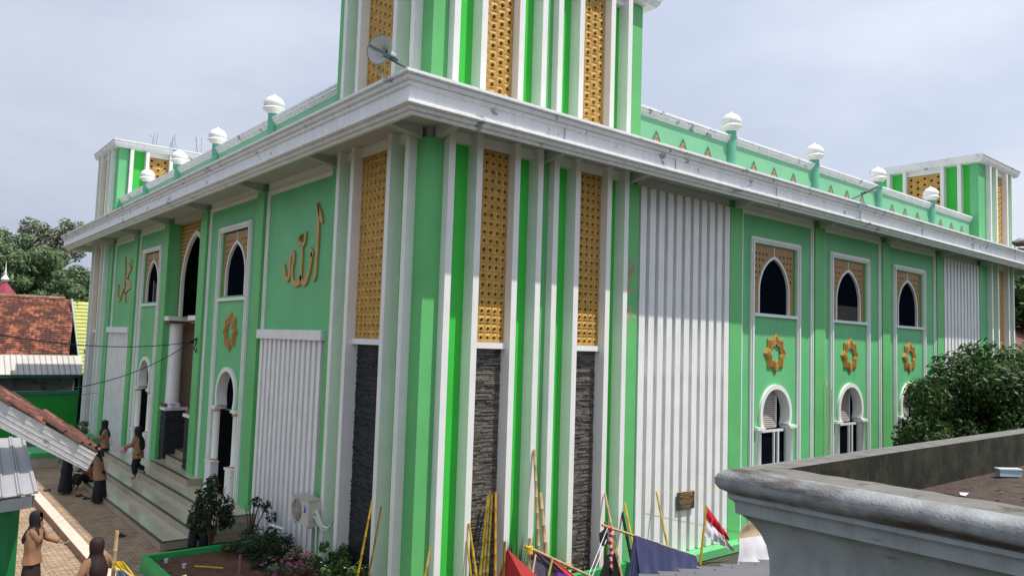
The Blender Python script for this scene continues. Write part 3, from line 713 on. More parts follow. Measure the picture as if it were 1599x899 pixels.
# ---- wall plaque
pq = box('memorial_plaque', (14.97,11.62,1.22),(15.62,11.655,1.64), mat('plaque_stone',(0.05,0.05,0.055),0.3,0.1))
tag(pq, 'black stone plaque with gold lettering fixed low on the white slats', 'plaque')
ln = MB()
rows = [(1.585,.05,.42),(1.54,.03,.5),(1.49,.035,.3),(1.44,.028,.55),(1.40,.028,.5),(1.36,.028,.42),(1.30,.028,.35),(1.26,.022,.3)]
for z,h_,wd in rows:
    x = 15.295-wd/2
    while x < 15.295+wd/2:
        q = rnd.uniform(.012,.05)
        ln.hexa([(x,11.616,z),(x+q,11.616,z),(x+q,11.6195,z),(x,11.6195,z),(x,11.616,z+h_*.6),(x+q,11.616,z+h_*rnd.uniform(.5,.9)),(x+q,11.6195,z+h_*.6),(x,11.6195,z+h_*.6)]); x += q+.012
obj('plaque_lettering', ln, GOLD2, pq)

# ---- lamps, dish, cables on the mosque
dish = empty('horn_loudspeaker', (6.62,12.25,10.4), 'grey round dish loudspeaker on the cornice corner in front of the tower', 'loudspeaker')
fwd = Vector((-0.916,-0.40,-0.06)).normalized(); a_ = fwd.cross(Vector((0,0,1))).normalized(); b_ = a_.cross(fwd)
def disc(prof, c, n=28):
    vs=[]; fs=[]
    for r_,t_ in prof:
        for k in range(n): vs.append(tuple(c+fwd*t_+(a_*math.cos(2*math.pi*k/n)+b_*math.sin(2*math.pi*k/n))*r_))
    for i in range(len(prof)-1):
        for k in range(n): fs.append((i*n+k,i*n+(k+1)%n,(i+1)*n+(k+1)%n,(i+1)*n+k))
    return MB().add(vs,fs)
dc = Vector((6.66,12.08,10.38))
obj('horn_bell', disc([(0.05,-.22),(0.09,-.14),(0.17,-.05),(0.262,.01),(0.27,.02),(0.262,.022),(0.17,-.035),(0.09,-.12),(0.04,-.2)],dc), mat('horn_grey',(0.42,0.44,0.42),0.45,0.05), dish, smooth=True)
obj('horn_rim', disc([(0.262,.0),(0.275,.005),(0.275,.03),(0.262,.03)],dc), mat('horn_dark_rim',(0.16,0.2,0.2),0.5), dish)
obj('horn_driver', disc([(0.0,-.42),(0.07,-.42),(0.075,-.30),(0.05,-.22)],dc), mat('horn_grey',(0,0,0)), dish, smooth=True)
obj('horn_stand', MB().tube([(6.75,12.28,10.25),(6.95,12.25,9.5)],0.02,6), mat('horn_dark_rim',(0,0,0)), dish)
DM = mat('dark_steel',(0.10,0.13,0.15),0.5,0.1)
def arm_lamp(base, tip, label, w_=0.10, L_=0.42):
    e = empty('floodlight', base, label, 'floodlight')
    base, tip = Vector(base), Vector(tip); d = (tip-base).normalized()
    s_ = d.cross(Vector((0,0,1))).normalized(); n_ = s_.cross(d)
    obj('lamp_arm', MB().tube([base, tip-d*L_*.6],0.022,8), DM, e)
    def bx(l0,l1,w,t0,t1,m,nm):
        q = MB(); q.hexa([tuple(tip+d*l+s_*ww+n_*tt) for l,ww,tt in ((l0,-w,t0),(l1,-w,t0),(l1,w,t0),(l0,w,t0),(l0,-w,t1),(l1,-w,t1),(l1,w,t1),(l0,w,t1))]); obj(nm,q,m,e)
    bx(-L_,0,w_,0,.045,DM,'lamp_housing'); bx(-L_+.03,-.03,w_-.02,-.004,-.0005,mat('lamp_glass',(0.45,0.47,0.46),0.3,0),'lamp_lens')
    bx(-L_-.10,-L_,.03,.0,.06,DM,'lamp_joint')
arm_lamp((6.36,10.50,9.515),(5.93,11.05,9.90),'slim grey floodlight on an arm at the near corner of the cornice',0.11,0.42)
arm_lamp((21.2,10.55,9.5),(22.15,10.15,9.97),'slim grey floodlight on an arm halfway along the sunlit cornice',0.07,0.5)
wc = MB()
def cable(p,q,sag,n=16):
    p,q = Vector(p),Vector(q); return [p.lerp(q,i/n)-Vector((0,0,sag*4*(i/n)*(1-i/n))) for i in range(n+1)]
E5 = (7.36,24.32,4.83)
wc.tube(cable(E5,(1.0,17.0,5.08),0.25),0.012,6); wc.tube(cable(E5,(1.1,17.0,3.95),0.55),0.011,6); wc.tube(cable((1.0,16.9,3.9),(6.0,30,2.9),0.1),0.008,6)
tag(obj('power_cable', wc, mat('black_cable',(0.012,0.012,0.014),0.5,0), None), 'black overhead cables sagging from the wall bracket past the left facade', 'cable')
br = MB(); br.tube([(7.52,24.3,4.95),(7.36,24.32,4.83),(7.30,24.35,4.80)],0.03,6); br.tube([(7.5,24.3,4.9),(7.42,24.25,4.6),(7.48,24.2,4.5),(7.5,24.28,4.62)],0.018,6); br.box((7.30,24.27,4.78),(7.42,24.38,4.88))
tag(obj('cable_bracket', br, mat('black_cable',(0,0,0))), 'black cable clamp bolted to the green pilaster beside the portal', 'cable clamp')
# rebar left standing on the far tower roof
rb = MB()
for cx,cy in ((9.0,37.2),(9.8,37.4),(10.1,38.2),(11.0,37.4)):
    for k in range(3): 
        rb.tube([(cx+k*.08,cy,13.48),(cx+k*.08+rnd.uniform(-.1,.1),cy,13.48+rnd.uniform(.3,.5)),(cx+rnd.uniform(-.3,.35),cy+.1,14.25+rnd.uniform(-.15,.3))],0.008,5)
tag(obj('reinforcement_bars', rb, mat('rusty_bar',(0.10,0.09,0.09),0.8)), 'bent reinforcement bars sticking up from the far left tower roof', 'steel bars')
hs_ = MB(); hs_.tube([(22.1,11.66,4.35),(22.0,11.62,4.1),(22.06,11.64,3.0),(21.98,11.65,0.6)],0.012,6); hs_.tube([(22.25,11.66,4.2),(22.33,11.62,3.9),(22.3,11.64,2.8),(22.1,11.65,1.0),(22.0,11.65,.5)],0.012,6)
tag(obj('hanging_hose', hs_, mat('cream_hose',(0.50,0.42,0.30),0.6), None), 'thin cream hoses hanging down the green wall between the first two bays', 'hose')
# ------------------------------------------------------------------ foliage
def leafmat(name, col, isl=0.45, rough=0.5, spec=0.4):
    m = mat(name, col, max(rough,0.45), 0.15, 0.6, 0.0, isl=isl, spec=0.25)
    t = m.node_tree; b = t.nodes['Principled BSDF']; o = [n for n in t.nodes if n.type == 'OUTPUT_MATERIAL'][0]
    tr = t.nodes.new('ShaderNodeBsdfTranslucent'); mxs = t.nodes.new('ShaderNodeMixShader'); mxs.inputs[0].default_value = 0.25
    hs_ = t.nodes.new('ShaderNodeHueSaturation'); hs_.inputs['Value'].default_value = 1.5
    t.links.new(b.inputs['Base Color'].links[0].from_socket, hs_.inputs['Color']); t.links.new(hs_.outputs[0], tr.inputs[0])
    t.links.new(b.outputs[0], mxs.inputs[1]); t.links.new(tr.outputs[0], mxs.inputs[2]); t.links.new(mxs.outputs[0], o.inputs[0])
    return m
def leaves(mb, c, rad, n, size, r_=rnd, shell=0.55, aspect=2.2, up=0.3):
    cx,cy,cz = c; vs = mb.v; fs = mb.f
    for _ in range(n):
        while True:
            a,b,d = r_.uniform(-1,1),r_.uniform(-1,1),r_.uniform(-1,1); q = a*a+b*b+d*d
            if 0.02 < q < 1: break
        q = math.sqrt(q); t = (shell+(1-shell)*r_.random())/q if r_.random() < 0.75 else 1
        p = Vector((cx+a*t*rad[0], cy+b*t*rad[1], cz+d*t*rad[2]))
        s = size*r_.uniform(0.6,1.3)
        nn = Vector((a+r_.uniform(-.9,.9), b+r_.uniform(-.9,.9), d+up+r_.uniform(-.7,.9))).normalized()
        u = nn.cross(Vector((r_.uniform(-1,1),r_.uniform(-1,1),r_.uniform(-1,1)))).normalized(); w = nn.cross(u)
        l, h = u*s*0.5*math.sqrt(aspect), w*s*0.5/math.sqrt(aspect); k = len(vs)
        vs.extend([tuple(p-l), tuple(p-h-nn*s*.06), tuple(p+l), tuple(p+h-nn*s*.06)]); fs.extend([(k,k+1,k+2),(k,k+2,k+3)])
def tree(name, base, h, crown, n, size, m, label, cat='tree', group=None, trunk_r=0.2, seed=1, bark=None):
    """crown: list of (centre, radii) clumps; limbs run to each clump"""
    r_ = random.Random(seed)
    t = empty(name, base, label, cat, group)
    b = MB(); top = (base[0]+r_.uniform(-.2,.2), base[1], base[2]+h)
    mid = Vector(base).lerp(Vector(top),.5)+Vector((r_.uniform(-.15,.15),r_.uniform(-.15,.15),0))
    b.tube([base, mid, top],[trunk_r,trunk_r*.75,trunk_r*.5],8)
    for c,rr in crown: 
        c = Vector(c); s = mid.lerp(Vector(top), r_.random())
        b.tube([s, s.lerp(c,.55)+Vector((0,0,.1*h*.3)), c],[trunk_r*.4,trunk_r*.25,trunk_r*.08],5)
    obj('trunk', b, bark or mat('bark',(0.12,0.09,0.07),0.9,0.3,8,0.8,20), t)
    l = MB(); tot = sum(rr[0]*rr[1]*rr[2] for _,rr in crown)**1
    for c,rr in crown: leaves(l, c, rr, max(20,int(n*(rr[0]*rr[1]*rr[2])/tot)), size, r_)
    obj('crown', l, m, t, recalc=False)
    return t
LF1 = leafmat('glossy_dark_leaf',(0.032,0.070,0.015),0.6,0.35,0.5)
LF2 = leafmat('mid_leaf',(0.060,0.125,0.030),0.5)
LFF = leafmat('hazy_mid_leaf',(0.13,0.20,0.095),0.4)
LF3 = leafmat('olive_leaf',(0.17,0.185,0.115),0.45)
LF4 = leafmat('light_leaf',(0.12,0.19,0.045),0.4)
LFD = leafmat('dark_shrub_leaf',(0.028,0.050,0.020),0.5)
def clumps(c, R_, n, rr, seed, flat=1.0):
    r_ = random.Random(seed); o = []
    for _ in range(n):
        a = r_.uniform(0,2*math.pi); e = r_.uniform(-.9,1); q = r_.uniform(.45,1)
        ce = math.sqrt(1-e*e)
        s = rr*r_.uniform(.7,1.3)
        o.append(((c[0]+R_[0]*q*ce*math.cos(a), c[1]+R_[1]*q*ce*math.sin(a), c[2]+R_[2]*q*e),(s,s,s*.75*flat)))
    return o
# big glossy tree right of the mosque's sunlit side
tree('broadleaf_tree',(25.4,8.4,0),3.6, clumps((25.8,8.4,3.0),(3.3,2.2,1.9),38,0.85,3)+[((24.3,8.9,4.75),(.75,.7,.55)),((22.7,9.0,3.9),(.6,.6,.6)),((22.3,9.0,2.8),(.8,.8,.8)),((23.5,8.9,4.4),(.5,.5,.5)),((21.9,9.1,2.2),(.6,.6,.6)),((25.3,8.8,5.1),(.5,.5,.5)),((26.6,8.8,5.2),(.6,.6,.5))], 42000, 0.115, LF1,
     'dense dark glossy tree with a ragged outline in front of the sunlit side wall', trunk_r=.22, seed=5, group=None)
tree('broadleaf_tree',(30.2,7.6,0),4.0, clumps((30.4,7.7,4.0),(3.4,2.4,2.0),26,1.1,9), 20000, 0.13, LF2,
     'paler loose tree at the right edge behind the dark glossy tree', trunk_r=.2, seed=8)
tree('broadleaf_tree',(35.5,6.6,0),4.2, clumps((35.5,6.6,4.0),(3.4,2.6,1.9),20,1.2,19), 11000, 0.16, LF2,
     'second pale tree farther along beside the far right tower', trunk_r=.2, seed=18)
# trees far left
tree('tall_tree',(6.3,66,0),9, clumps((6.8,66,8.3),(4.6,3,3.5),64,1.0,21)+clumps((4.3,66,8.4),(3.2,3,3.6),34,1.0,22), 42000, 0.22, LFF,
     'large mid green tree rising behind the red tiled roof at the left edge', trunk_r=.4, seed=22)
tree('tall_tree',(8.2,70,0),11, clumps((9.0,70,11.9),(1.7,1.4,1.9),26,0.6,31)+clumps((11.3,70,12.0),(1.3,1.4,1.9),20,0.55,32), 3800, 0.20, LF3,
     'tall thin olive tree with twin tops behind the large green tree', trunk_r=.3, seed=32)
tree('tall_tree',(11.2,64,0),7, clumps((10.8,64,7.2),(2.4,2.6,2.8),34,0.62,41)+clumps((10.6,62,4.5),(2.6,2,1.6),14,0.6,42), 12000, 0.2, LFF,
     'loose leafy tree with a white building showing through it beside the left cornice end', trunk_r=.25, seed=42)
tree('young_tree',(10.0,56,0),4.5, clumps((10.1,56,5.6),(1.1,1.1,1.2),12,0.6,51), 1800, 0.25, LF4,
     'small bright green tree between the red roof and the yellow roof', trunk_r=.12, seed=52)
# distant tree belt so that the yard does not end in bare ground
tb = MB(); r2 = random.Random(77)
for i in range(120):
    a = R(-28 + i*1.25); d = r2.uniform(120,150); 
    leaves(tb, (d*math.cos(a), d*math.sin(a), r2.uniform(2.0,4.5)), (5,5,r2.uniform(2.5,5)), 130, 1.1, r2)
tag(obj('distant_trees', tb, LF2, recalc=False), 'distant belt of trees on the horizon around the yard', 'trees', kind='stuff')

# ------------------------------------------------------------------ houses behind on the left
def roof_quad(name, a,b,c,d, m, th=0.05):
    """a,b eave ends; c,d ridge ends (c above b, d above a)"""
    A,B,C_,D = map(Vector,(a,b,c,d)); n = (B-A).cross(D-A).normalized()*th
    return MB().hexa([tuple(A-n),tuple(B-n),tuple(C_-n),tuple(D-n),tuple(A),tuple(B),tuple(C_),tuple(D)])
RT = mat('clay_roof_tile',(0.34,0.12,0.068),0.85,0.2,1.5,0.3,30,isl=0.35,patch=0.42,patchcol=(0.085,0.036,0.026),patchscale=2.0)
def tiled(mb, a, b, c, d, nu, nv):
    A,B,C_,D = map(Vector,(a,b,c,d)); n = (B-A).cross(D-A).normalized()
    if n.z < 0: n = -n
    for j in range(nv):
        for i in range(nu):
            u0,u1 = i/nu,(i+.97)/nu; v0,v1 = max(0,(j-.12)/nv),(j+1)/nv
            P = lambda u,v,h: tuple((A.lerp(B,u)).lerp(D.lerp(C_,u),v)+n*h)
            um = (u0+u1)/2; k = random.Random(i*91+j).uniform(0,.012)
            mb.add([P(u0,v0,.03+k),P(um,v0,.085+k),P(u1,v0,.03+k),P(u0,v1,.0+k),P(um,v1,.05+k),P(u1,v1,.0+k),P(u0,v0,0),P(u1,v0,0)],[(0,1,4,3),(1,2,5,4),(6,7,2,1,0)])
hs1 = empty('tiled_house',(5,46,0),'low house with a weathered red tiled roof left of the mosque','house')
box('wall',(-8,45.5,0),(7.9,52.5,3.6),mat('grey_plaster',(0.33,0.33,0.31),0.85,0.15,2,0.3,30),hs1)
a,b,c_,d = (-9,45.1,3.62),(7.55,45.1,3.70),(8.50,50.0,6.78),(-9,50.0,6.66)
obj('roof', roof_quad('r',a,b,c_,d,RT), mat('roof_underlay',(0.06,0.03,0.025),0.9), hs1)
tl = MB(); tiled(tl, a,b,c_,d, 82, 27); tag(obj('roof_tile', tl, RT, hs1, recalc=False), kind='stuff')
rt_ = MB(); tiled(rt_, (-9,55.0,3.6),(7.5,55.0,3.6),(8.50,50.0,6.76),(-9,50.0,6.64), 40,14); tag(obj('roof_tile', rt_, RT, hs1, recalc=False), kind='stuff')
cap = MB()
for i in range(60):
    x = -9+i*.283; cap.tube([(x,50.0,6.70+i*.002),(x+.27,50.0,6.70+i*.002)],0.13,8)
tag(obj('ridge_tile', cap, mat('ridge_mortar',(0.26,0.15,0.11),0.9,0.2,isl=.3), hs1), kind='stuff')
# metal canopy and green yard wall in front of it
mc = empty('metal_canopy',(4,42.5,2.9),'pale ribbed metal canopy above the green yard wall','canopy')
MET = mat('pale_roof_metal',(0.47,0.45,0.41),0.45,0.10,1.2,0.1,20,metal=0.1,patch=0.66,patchcol=(0.25,0.20,0.17),patchscale=1.4)
obj('roof_sheet', roof_quad('m',(-9,43.8,2.80),(8.0,43.8,2.82),(8.15,45.05,3.74),(-9,45.05,3.72),MET,0.03), MET, mc)
rb_ = MB()
for i in range(67):
    x = -8.9+i*.252
    rb_.hexa([(x,43.8,2.805),(x+.03,43.8,2.805),(x+.03,45.05,3.735),(x,45.05,3.735),(x,43.8,2.845),(x+.03,43.8,2.845),(x+.03,45.05,3.775),(x,45.05,3.775)])
tag(obj('roof_rib', rb_, mat('roof_rib_grey',(0.22,0.22,0.22),0.5), mc), kind='stuff')
box('beam',(-9,43.84,2.66),(8.0,43.9,2.78),mat('dark_teal_beam',(0.03,0.09,0.08),0.5),mc)
for x in (-2.0,1.6,7.85): box('post',(x,43.9,0),(x+.1,44.0,2.66),mat('dark_teal_beam',(0,0,0)),mc)
yw_ = empty('yard_wall',(4,42.6,0),'bright green yard wall with a darker green rail along its top','wall')
box('wall_panel',(-9,42.55,-.3),(7.66,42.7,1.93),mat('bright_green_paint',(0.015,0.30,0.03),0.6,0.12,1.5,0.2,20,streak=.3,streakcol=(0.01,0.14,0.03)),yw_)
box('top_rail',(-9,42.45,1.932),(7.66,42.75,2.1),mat('teal_green_paint',(0.02,0.20,0.11),0.5),yw_)
bk = box('store_shed',(-9,45.15,0),(7.9,45.28,3.4),mat('shed_grey',(0.20,0.20,0.19),0.9,0.3,2,patch=.55,patchcol=(0.09,0.09,0.09),patchscale=1.1)); tag(bk,'dim grey back wall under the metal canopy','wall')
# yellow-green tiled roof beside the mosque
yh = empty('yellow_roof_house',(8.6,47,0),'narrow house with a yellow green tiled roof and dark green gable','house')
box('wall',(8.5,46.4,0),(14,52,4.0),mat('dark_green_gable',(0.012,0.045,0.022),0.7),yh)
obj('gable', MB().add([(8.38,45.5,2.6),(8.38,52,2.6),(8.4,49.2,6.66),(8.5,45.5,2.6),(8.5,52,2.6),(8.5,49.2,6.66)],[(0,1,2),(5,4,3),(0,3,4,1),(1,4,5,2),(2,5,3,0)]), mat('dark_green_gable',(0,0,0)), yh)
YR = mat('yellow_green_tile',(0.40,0.42,0.13),0.6,0.08,2,isl=.10)
for i in range(19):
    z0 = 2.75+i*.205; y0 = 45.45+i*.20
    q = MB(); q.hexa([(8.22,y0-.02,z0),(14,y0-.02,z0),(14,y0+.22,z0+.19),(8.22,y0+.22,z0+.19),(8.22,y0-.03,z0+.07),(14,y0-.03,z0+.07),(14,y0+.21,z0+.235),(8.22,y0+.21,z0+.235)]); obj('roof_course', q, YR, yh)
q = MB(); q.tube([(8.2,45.4,2.85),(8.2,49.3,6.8)],0.05,6); obj('gable_trim', q, mat('grey_trim',(0.35,0.38,0.36),0.6), yh)
# maroon pyramid roof with white finial
mr2 = empty('prayer_kiosk',(5.72,57,0),'maroon pyramid roof with a white finial above the red tiles','pavilion')
pk = MB(); z = 5.2; r_ = 2.5
for i in range(13):
    z1 = 5.2+(i+1)*.21; r1 = 2.5*(1-((i+1)/13.2)**0.82)+.05
    pk.lathe((5.72,57,0),[(r_,z),(r1+.04,z1)],8); z = z1; r_ = r1
obj('roof', pk, mat('maroon_tile',(0.26,0.035,0.06),0.5,0.15), mr2)
box('base',(3.9,55.2,0),(7.5,58.8,5.2),mat('grey_plaster',(0,0,0)),mr2)
obj('finial', MB().lathe((5.72,57,7.9),[(0.10,0),(0.22,.1),(0.24,.2),(0.12,.38),(0.06,.5),(0.09,.6),(0.05,.7),(0.03,.9),(0.01,1.35)],14), mat('white_finial',(0.75,0.75,0.75),0.4), mr2, smooth=True)
wb = empty('white_building',(11,82,0),'pale building glimpsed through the trees at the left','building')
box('wall',(6,80,0),(22,90,10.5),mat('pale_wall',(0.42,0.45,0.50),0.8,0.1),wb)
for i in range(8):
    for j in range(4): box('window',(7+i*1.8,79.93,1.2+j*2.4),(8+i*1.8,79.99,2.6+j*2.4),DARK,wb)
box('roof',(5.5,79.5,10.5),(22.5,90.5,10.9),mat('pale_wall',(0,0,0)),wb)
# right background: brown tiled roof and a lamp
hr = empty('brown_roof_house',(62,14,0),'brown tiled roof behind the far right tower','house')
a,b,c_,d = (46,12.5,4.4),(70,12.5,4.4),(70,20,8.2),(46,20,8.2)
box('wall',(46.5,13.2,0),(69.5,26,4.4),mat('grey_plaster',(0,0,0)),hr)
tl = MB(); tiled(tl,a,b,c_,d,70,22); tag(obj('roof_tile', tl, mat('brown_roof_tile',(0.16,0.085,0.06),0.85,0.2,2,isl=.35), hr, recalc=False),kind='stuff')
obj('roof', roof_quad('r',a,b,c_,d,RT), mat('roof_underlay',(0,0,0)), hr)
tree('broadleaf_tree',(64,20,0),9, clumps((60,17,9.5),(5,5,3),30,1.5,61), 6000, .45, LF2, 'far tree top showing beyond the far right tower and brown roof', trunk_r=.3, seed=62)
lp = empty('street_lamp',(23.2,6.75,0),'grey street lamp head reaching in from the right edge','street lamp')
obj('pole', MB().tube([(23.9,6.0,0),(23.9,6.0,7.9),(23.7,6.2,8.12),(23.2,6.6,8.17)],[.07,.05,.04,.03],8), DM, lp)
obj('lamp_head', MB().tube([(23.25,6.55,8.17),(23.1,6.68,8.18),(22.95,6.80,8.17),(22.82,6.90,8.15)],[.05,.10,.11,.05],12), mat('lamp_grey',(0.13,0.11,0.09),0.5), lp, smooth=True)

# ------------------------------------------------------------------ foreground: moulded roof parapet on the right
FX, FY, FZ = 3.98, 2.65, 4.40
FC = mat('weathered_concrete',(0.30,0.335,0.345),0.9,0.14,5,0.6,70,streak=0.45,streakcol=(0.12,0.115,0.10),patch=0.62,patchcol=(0.095,0.085,0.070),patchscale=5,dist=0.006,pst=(2,.7,4),pw=0.12)
FT = mat('ledge_top_concrete',(0.155,0.148,0.135),0.9,0.2,7,0.8,70,patch=0.56,patchcol=(0.065,0.060,0.050),patchscale=5,dist=0.008)
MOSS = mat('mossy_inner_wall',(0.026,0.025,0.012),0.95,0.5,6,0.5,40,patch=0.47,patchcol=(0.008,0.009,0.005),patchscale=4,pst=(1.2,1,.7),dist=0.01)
fr = empty('foreground_roof',(5.5,1,0),'grey moulded concrete roof parapet of the nearby building, stained and mossy','building')
prof = [(0.0,0.0),(0.015,-.003),(0.055,-.012),(0.085,-.035),(0.098,-.065),(0.095,-.095),(0.078,-.122),(0.045,-.140),(0.040,-.152),(0.043,-.175),(0.020,-.190),(0.012,-.205),(0.010,-.262),(-.018,-.272),(-.060,-.315),(-.095,-.375),(-.118,-.44),(-.130,-.52),(-.132,-.62),(-.105,-.625),(-.105,-.66),(-.16,-.665),(-.16,-4.5)]
X2_, Y2_ = 10.5, -5.0
mb = MB(); n = len(prof)
for cx,cy,sx,sy in ((FX,Y2_,-1,-1),(FX,FY,-1,1),(X2_,FY,1,1),(X2_,Y2_,1,-1)):
    for d,z in prof: mb.v.append((cx+sx*d, cy+sy*d, FZ+z))
for k in range(4):
    a = k*n; b = ((k+1)%4)*n
    for i in range(n-1): mb.f.append((a+i,a+i+1,b+i+1,b+i))
GR = mat('grimy_moulding',(0.27,0.285,0.29),0.9,0.25,8,0.7,70,streak=0.45,streakcol=(0.08,0.066,0.05),patch=0.47,patchcol=(0.070,0.058,0.044),patchscale=2.2,dist=0.008,pst=(3,0.6,4),pw=0.16)
hi_ = MB(); hi_.v = list(mb.v); hi_.f = [f for i,f in enumerate(mb.f) if i%(n-1) < 8]
lo_ = MB(); lo_.v = list(mb.v); lo_.f = [f for i,f in enumerate(mb.f) if i%(n-1) >= 8]
obj('rounded_moulding', hi_, GR, fr, smooth=True); obj('moulded_face', lo_, FC, fr, smooth=True)
# ledge top (slightly uneven grid) and inner faces
lt = MB(); IW = 0.27
def strip_grid(p0,p1,q0,q1,nu,nv,amp):
    vs=[]; fs=[]
    p0,p1,q0,q1 = map(Vector,(p0,p1,q0,q1))
    for i in range(nu+1):
        for j in range(nv+1):
            a = p0.lerp(p1,i/nu); b = q0.lerp(q1,i/nu); v = a.lerp(b,j/nv)
            e = 0 if j==0 else rnd.uniform(-amp,amp)
            vs.append((v.x,v.y,v.z+e))
    for i in range(nu):
        for j in range(nv): k=i*(nv+1)+j; fs.append((k,k+1,k+nv+2,k+nv+1))
    return vs,fs
IY = 0.17
lt.add(*strip_grid((FX,FY,FZ),(X2_,FY,FZ),(FX+IW,FY-IY,FZ),(X2_-IW,FY-IY,FZ),60,3,.003))
lt.add(*strip_grid((FX,FY,FZ),(FX,Y2_,FZ),(FX+IW,FY-IY,FZ),(FX+IW,Y2_+IW,FZ),70,3,.003))
obj('ledge_top', lt, FT, fr, recalc=False, smooth=True)
ZS = FZ-0.30
iw = MB()
iw.add([(FX+IW,FY-IY,FZ+.002),(X2_-IW,FY-IY,FZ+.002),(X2_-IW,FY-IY,ZS),(FX+IW,FY-IY,ZS)],[(0,1,2,3)])
iw.add([(FX+IW,FY-IY,FZ+.002),(FX+IW,Y2_+IW,FZ+.002),(FX+IW,Y2_+IW,ZS),(FX+IW,FY-IY,ZS)],[(3,2,1,0)])
obj('inner_wall', iw, MOSS, fr, recalc=False)
sl = MB(); sl.add(*strip_grid((FX+IW,FY-IY,ZS),(X2_,FY-IY,ZS),(FX+IW,Y2_,ZS),(X2_,Y2_,ZS),60,60,.008))
obj('roof_deck', sl, mat('dirty_roof_deck',(0.07,0.048,0.037),0.95,0.35,9,1.0,60,dist=.02,patch=.6,patchcol=(0.05,0.04,0.035),patchscale=7), fr, recalc=False)
db = MB()
for _ in range(420):
    x,y = rnd.uniform(4.35,8.5), rnd.uniform(-.5,2.42); a = rnd.uniform(0,6.28); l = rnd.uniform(.01,.05)
    db.add([(x,y,ZS+.012),(x+l*math.cos(a),y+l*math.sin(a),ZS+.02),(x+l*math.cos(a+1.2),y+l*math.sin(a+1.2),ZS+.013)],[(0,1,2)])
tag(obj('leaf_litter', db, mat('litter',(0.10,0.075,0.055),0.9,0.4,isl=.7), recalc=False), 'dry leaves and crumbs scattered over the foreground roof deck', 'litter', kind='stuff')
tw = MB()
for (x,y,a,l) in ((6.1,1.75,.3,.22),(6.25,1.68,2.2,.16),(5.6,1.7,2.9,.14),(7.0,1.9,.9,.2),(5.9,1.9,.1,.12)): tw.tube([(x,y,ZS+.02),(x+l*.5*math.cos(a),y+l*.5*math.sin(a),ZS+.035),(x+l*math.cos(a+.3),y+l*math.sin(a+.3),ZS+.02)],0.004,5)
tag(obj('dry_twigs', tw, mat('twig_dark',(0.05,0.035,0.03),0.9), None), 'dark dry twigs lying on the foreground roof deck','twigs',kind='stuff')
ct = empty('plastic_tub',(6.45,2.02,ZS),'shallow pale blue plastic tub lying on the foreground roof deck','tub')
q = MB(); q.hexa([(7.30,2.33,ZS+.015),(7.46,2.22,ZS+.015),(7.50,2.27,ZS+.015),(7.34,2.38,ZS+.015),(7.30,2.33,ZS+.07),(7.46,2.22,ZS+.07),(7.50,2.27,ZS+.07),(7.34,2.38,ZS+.07)])
obj('tub_body', q, mat('blue_grey_plastic',(0.36,0.47,0.55),0.4,0.10,20), ct)
q = MB(); q.hexa([(7.29,2.33,ZS+.0705),(7.46,2.21,ZS+.0705),(7.51,2.27,ZS+.0705),(7.34,2.39,ZS+.0705),(7.29,2.33,ZS+.08),(7.46,2.21,ZS+.08),(7.51,2.27,ZS+.08),(7.34,2.39,ZS+.08)]); obj('tub_lid', q, mat('pale_lid',(0.60,0.66,0.70),0.4,0.05), ct)
sc = MB(); sc.add([(5.30,1.72,ZS+.01),(5.34,1.71,ZS+.03),(5.36,1.74,ZS+.01),(5.33,1.77,ZS+.025),(5.29,1.75,ZS+.015)],[(0,1,3),(1,2,3),(0,3,4)])
for t_ in range(len(sc.v)): sc.v[t_] = (sc.v[t_][0]+.77, sc.v[t_][1]+.44, sc.v[t_][2])
tag(obj('paper_scrap', sc, mat('white_paper',(0,0,0)), recalc=False),'crumpled white scrap on the foreground roof deck','litter')

# ------------------------------------------------------------------ grey ribbed sheet roof, bottom right
gr = empty('ribbed_sheet_roof',(6.5,4.6,2.9),'weathered grey sheet metal roof with a stepped left edge below the concrete parapet','roof')
GM = mat('grey_sheet_metal',(0.15,0.15,0.165),0.5,0.10,2,0.15,30,metal=.2,patch=.66,patchcol=(0.20,0.17,0.15),patchscale=2)
e1 = Vector((0.79,-0.61,0)); e2 = Vector((-0.61,-0.79,0)).normalized()*-1  # along ribs; away from the viewer
o0 = Vector((5.35,4.80,2.93))
starts = [0.0,0.19,0.36,0.62,0.90,1.16,1.50,1.78,2.10]
for i in range(9):
    L0 = starts[i]*0.86-0.05; dz = -0.012*i
    A = o0+e2*(0.115*i)*1.25+e1*L0+Vector((0,0,dz)); Bv = o0+e2*(0.115*i)*1.25+e1*3.6+Vector((0,0,dz))
    w1,w2 = e2*0.03, e2*0.140
    q = MB(); z_ = Vector((0,0,1))
    for (s0,s1,h0,h1) in ((0,.02,0,.010),(.02,.045,.010,.010),(.045,.065,.010,0),(.065,.148,0,0)):
        a0,a1 = A+e2*s0+z_*h0, A+e2*s1+z_*h1; b0,b1 = Bv+e2*s0+z_*h0, Bv+e2*s1+z_*h1
        q.hexa([tuple(v) for v in (a0-z_*.004,b0-z_*.004,b1-z_*.004,a1-z_*.004,a0,b0,b1,a1)])
    p = obj('roof_sheet', q, GM, gr)
    for t in (0.35,1.3):
        c = A+e2*.045+e1*t+z_*.024; obj('roof_screw', MB().lathe(tuple(c),[(.009,0),(.009,.006),(.004,.01)],8), mat('rusty_bar',(0,0,0)), p)
for x,y in ((5.9,5.0),(7.6,3.6)): box('support_post',(x,y,0),(x+.08,y+.08,2.78),BAMB,gr)

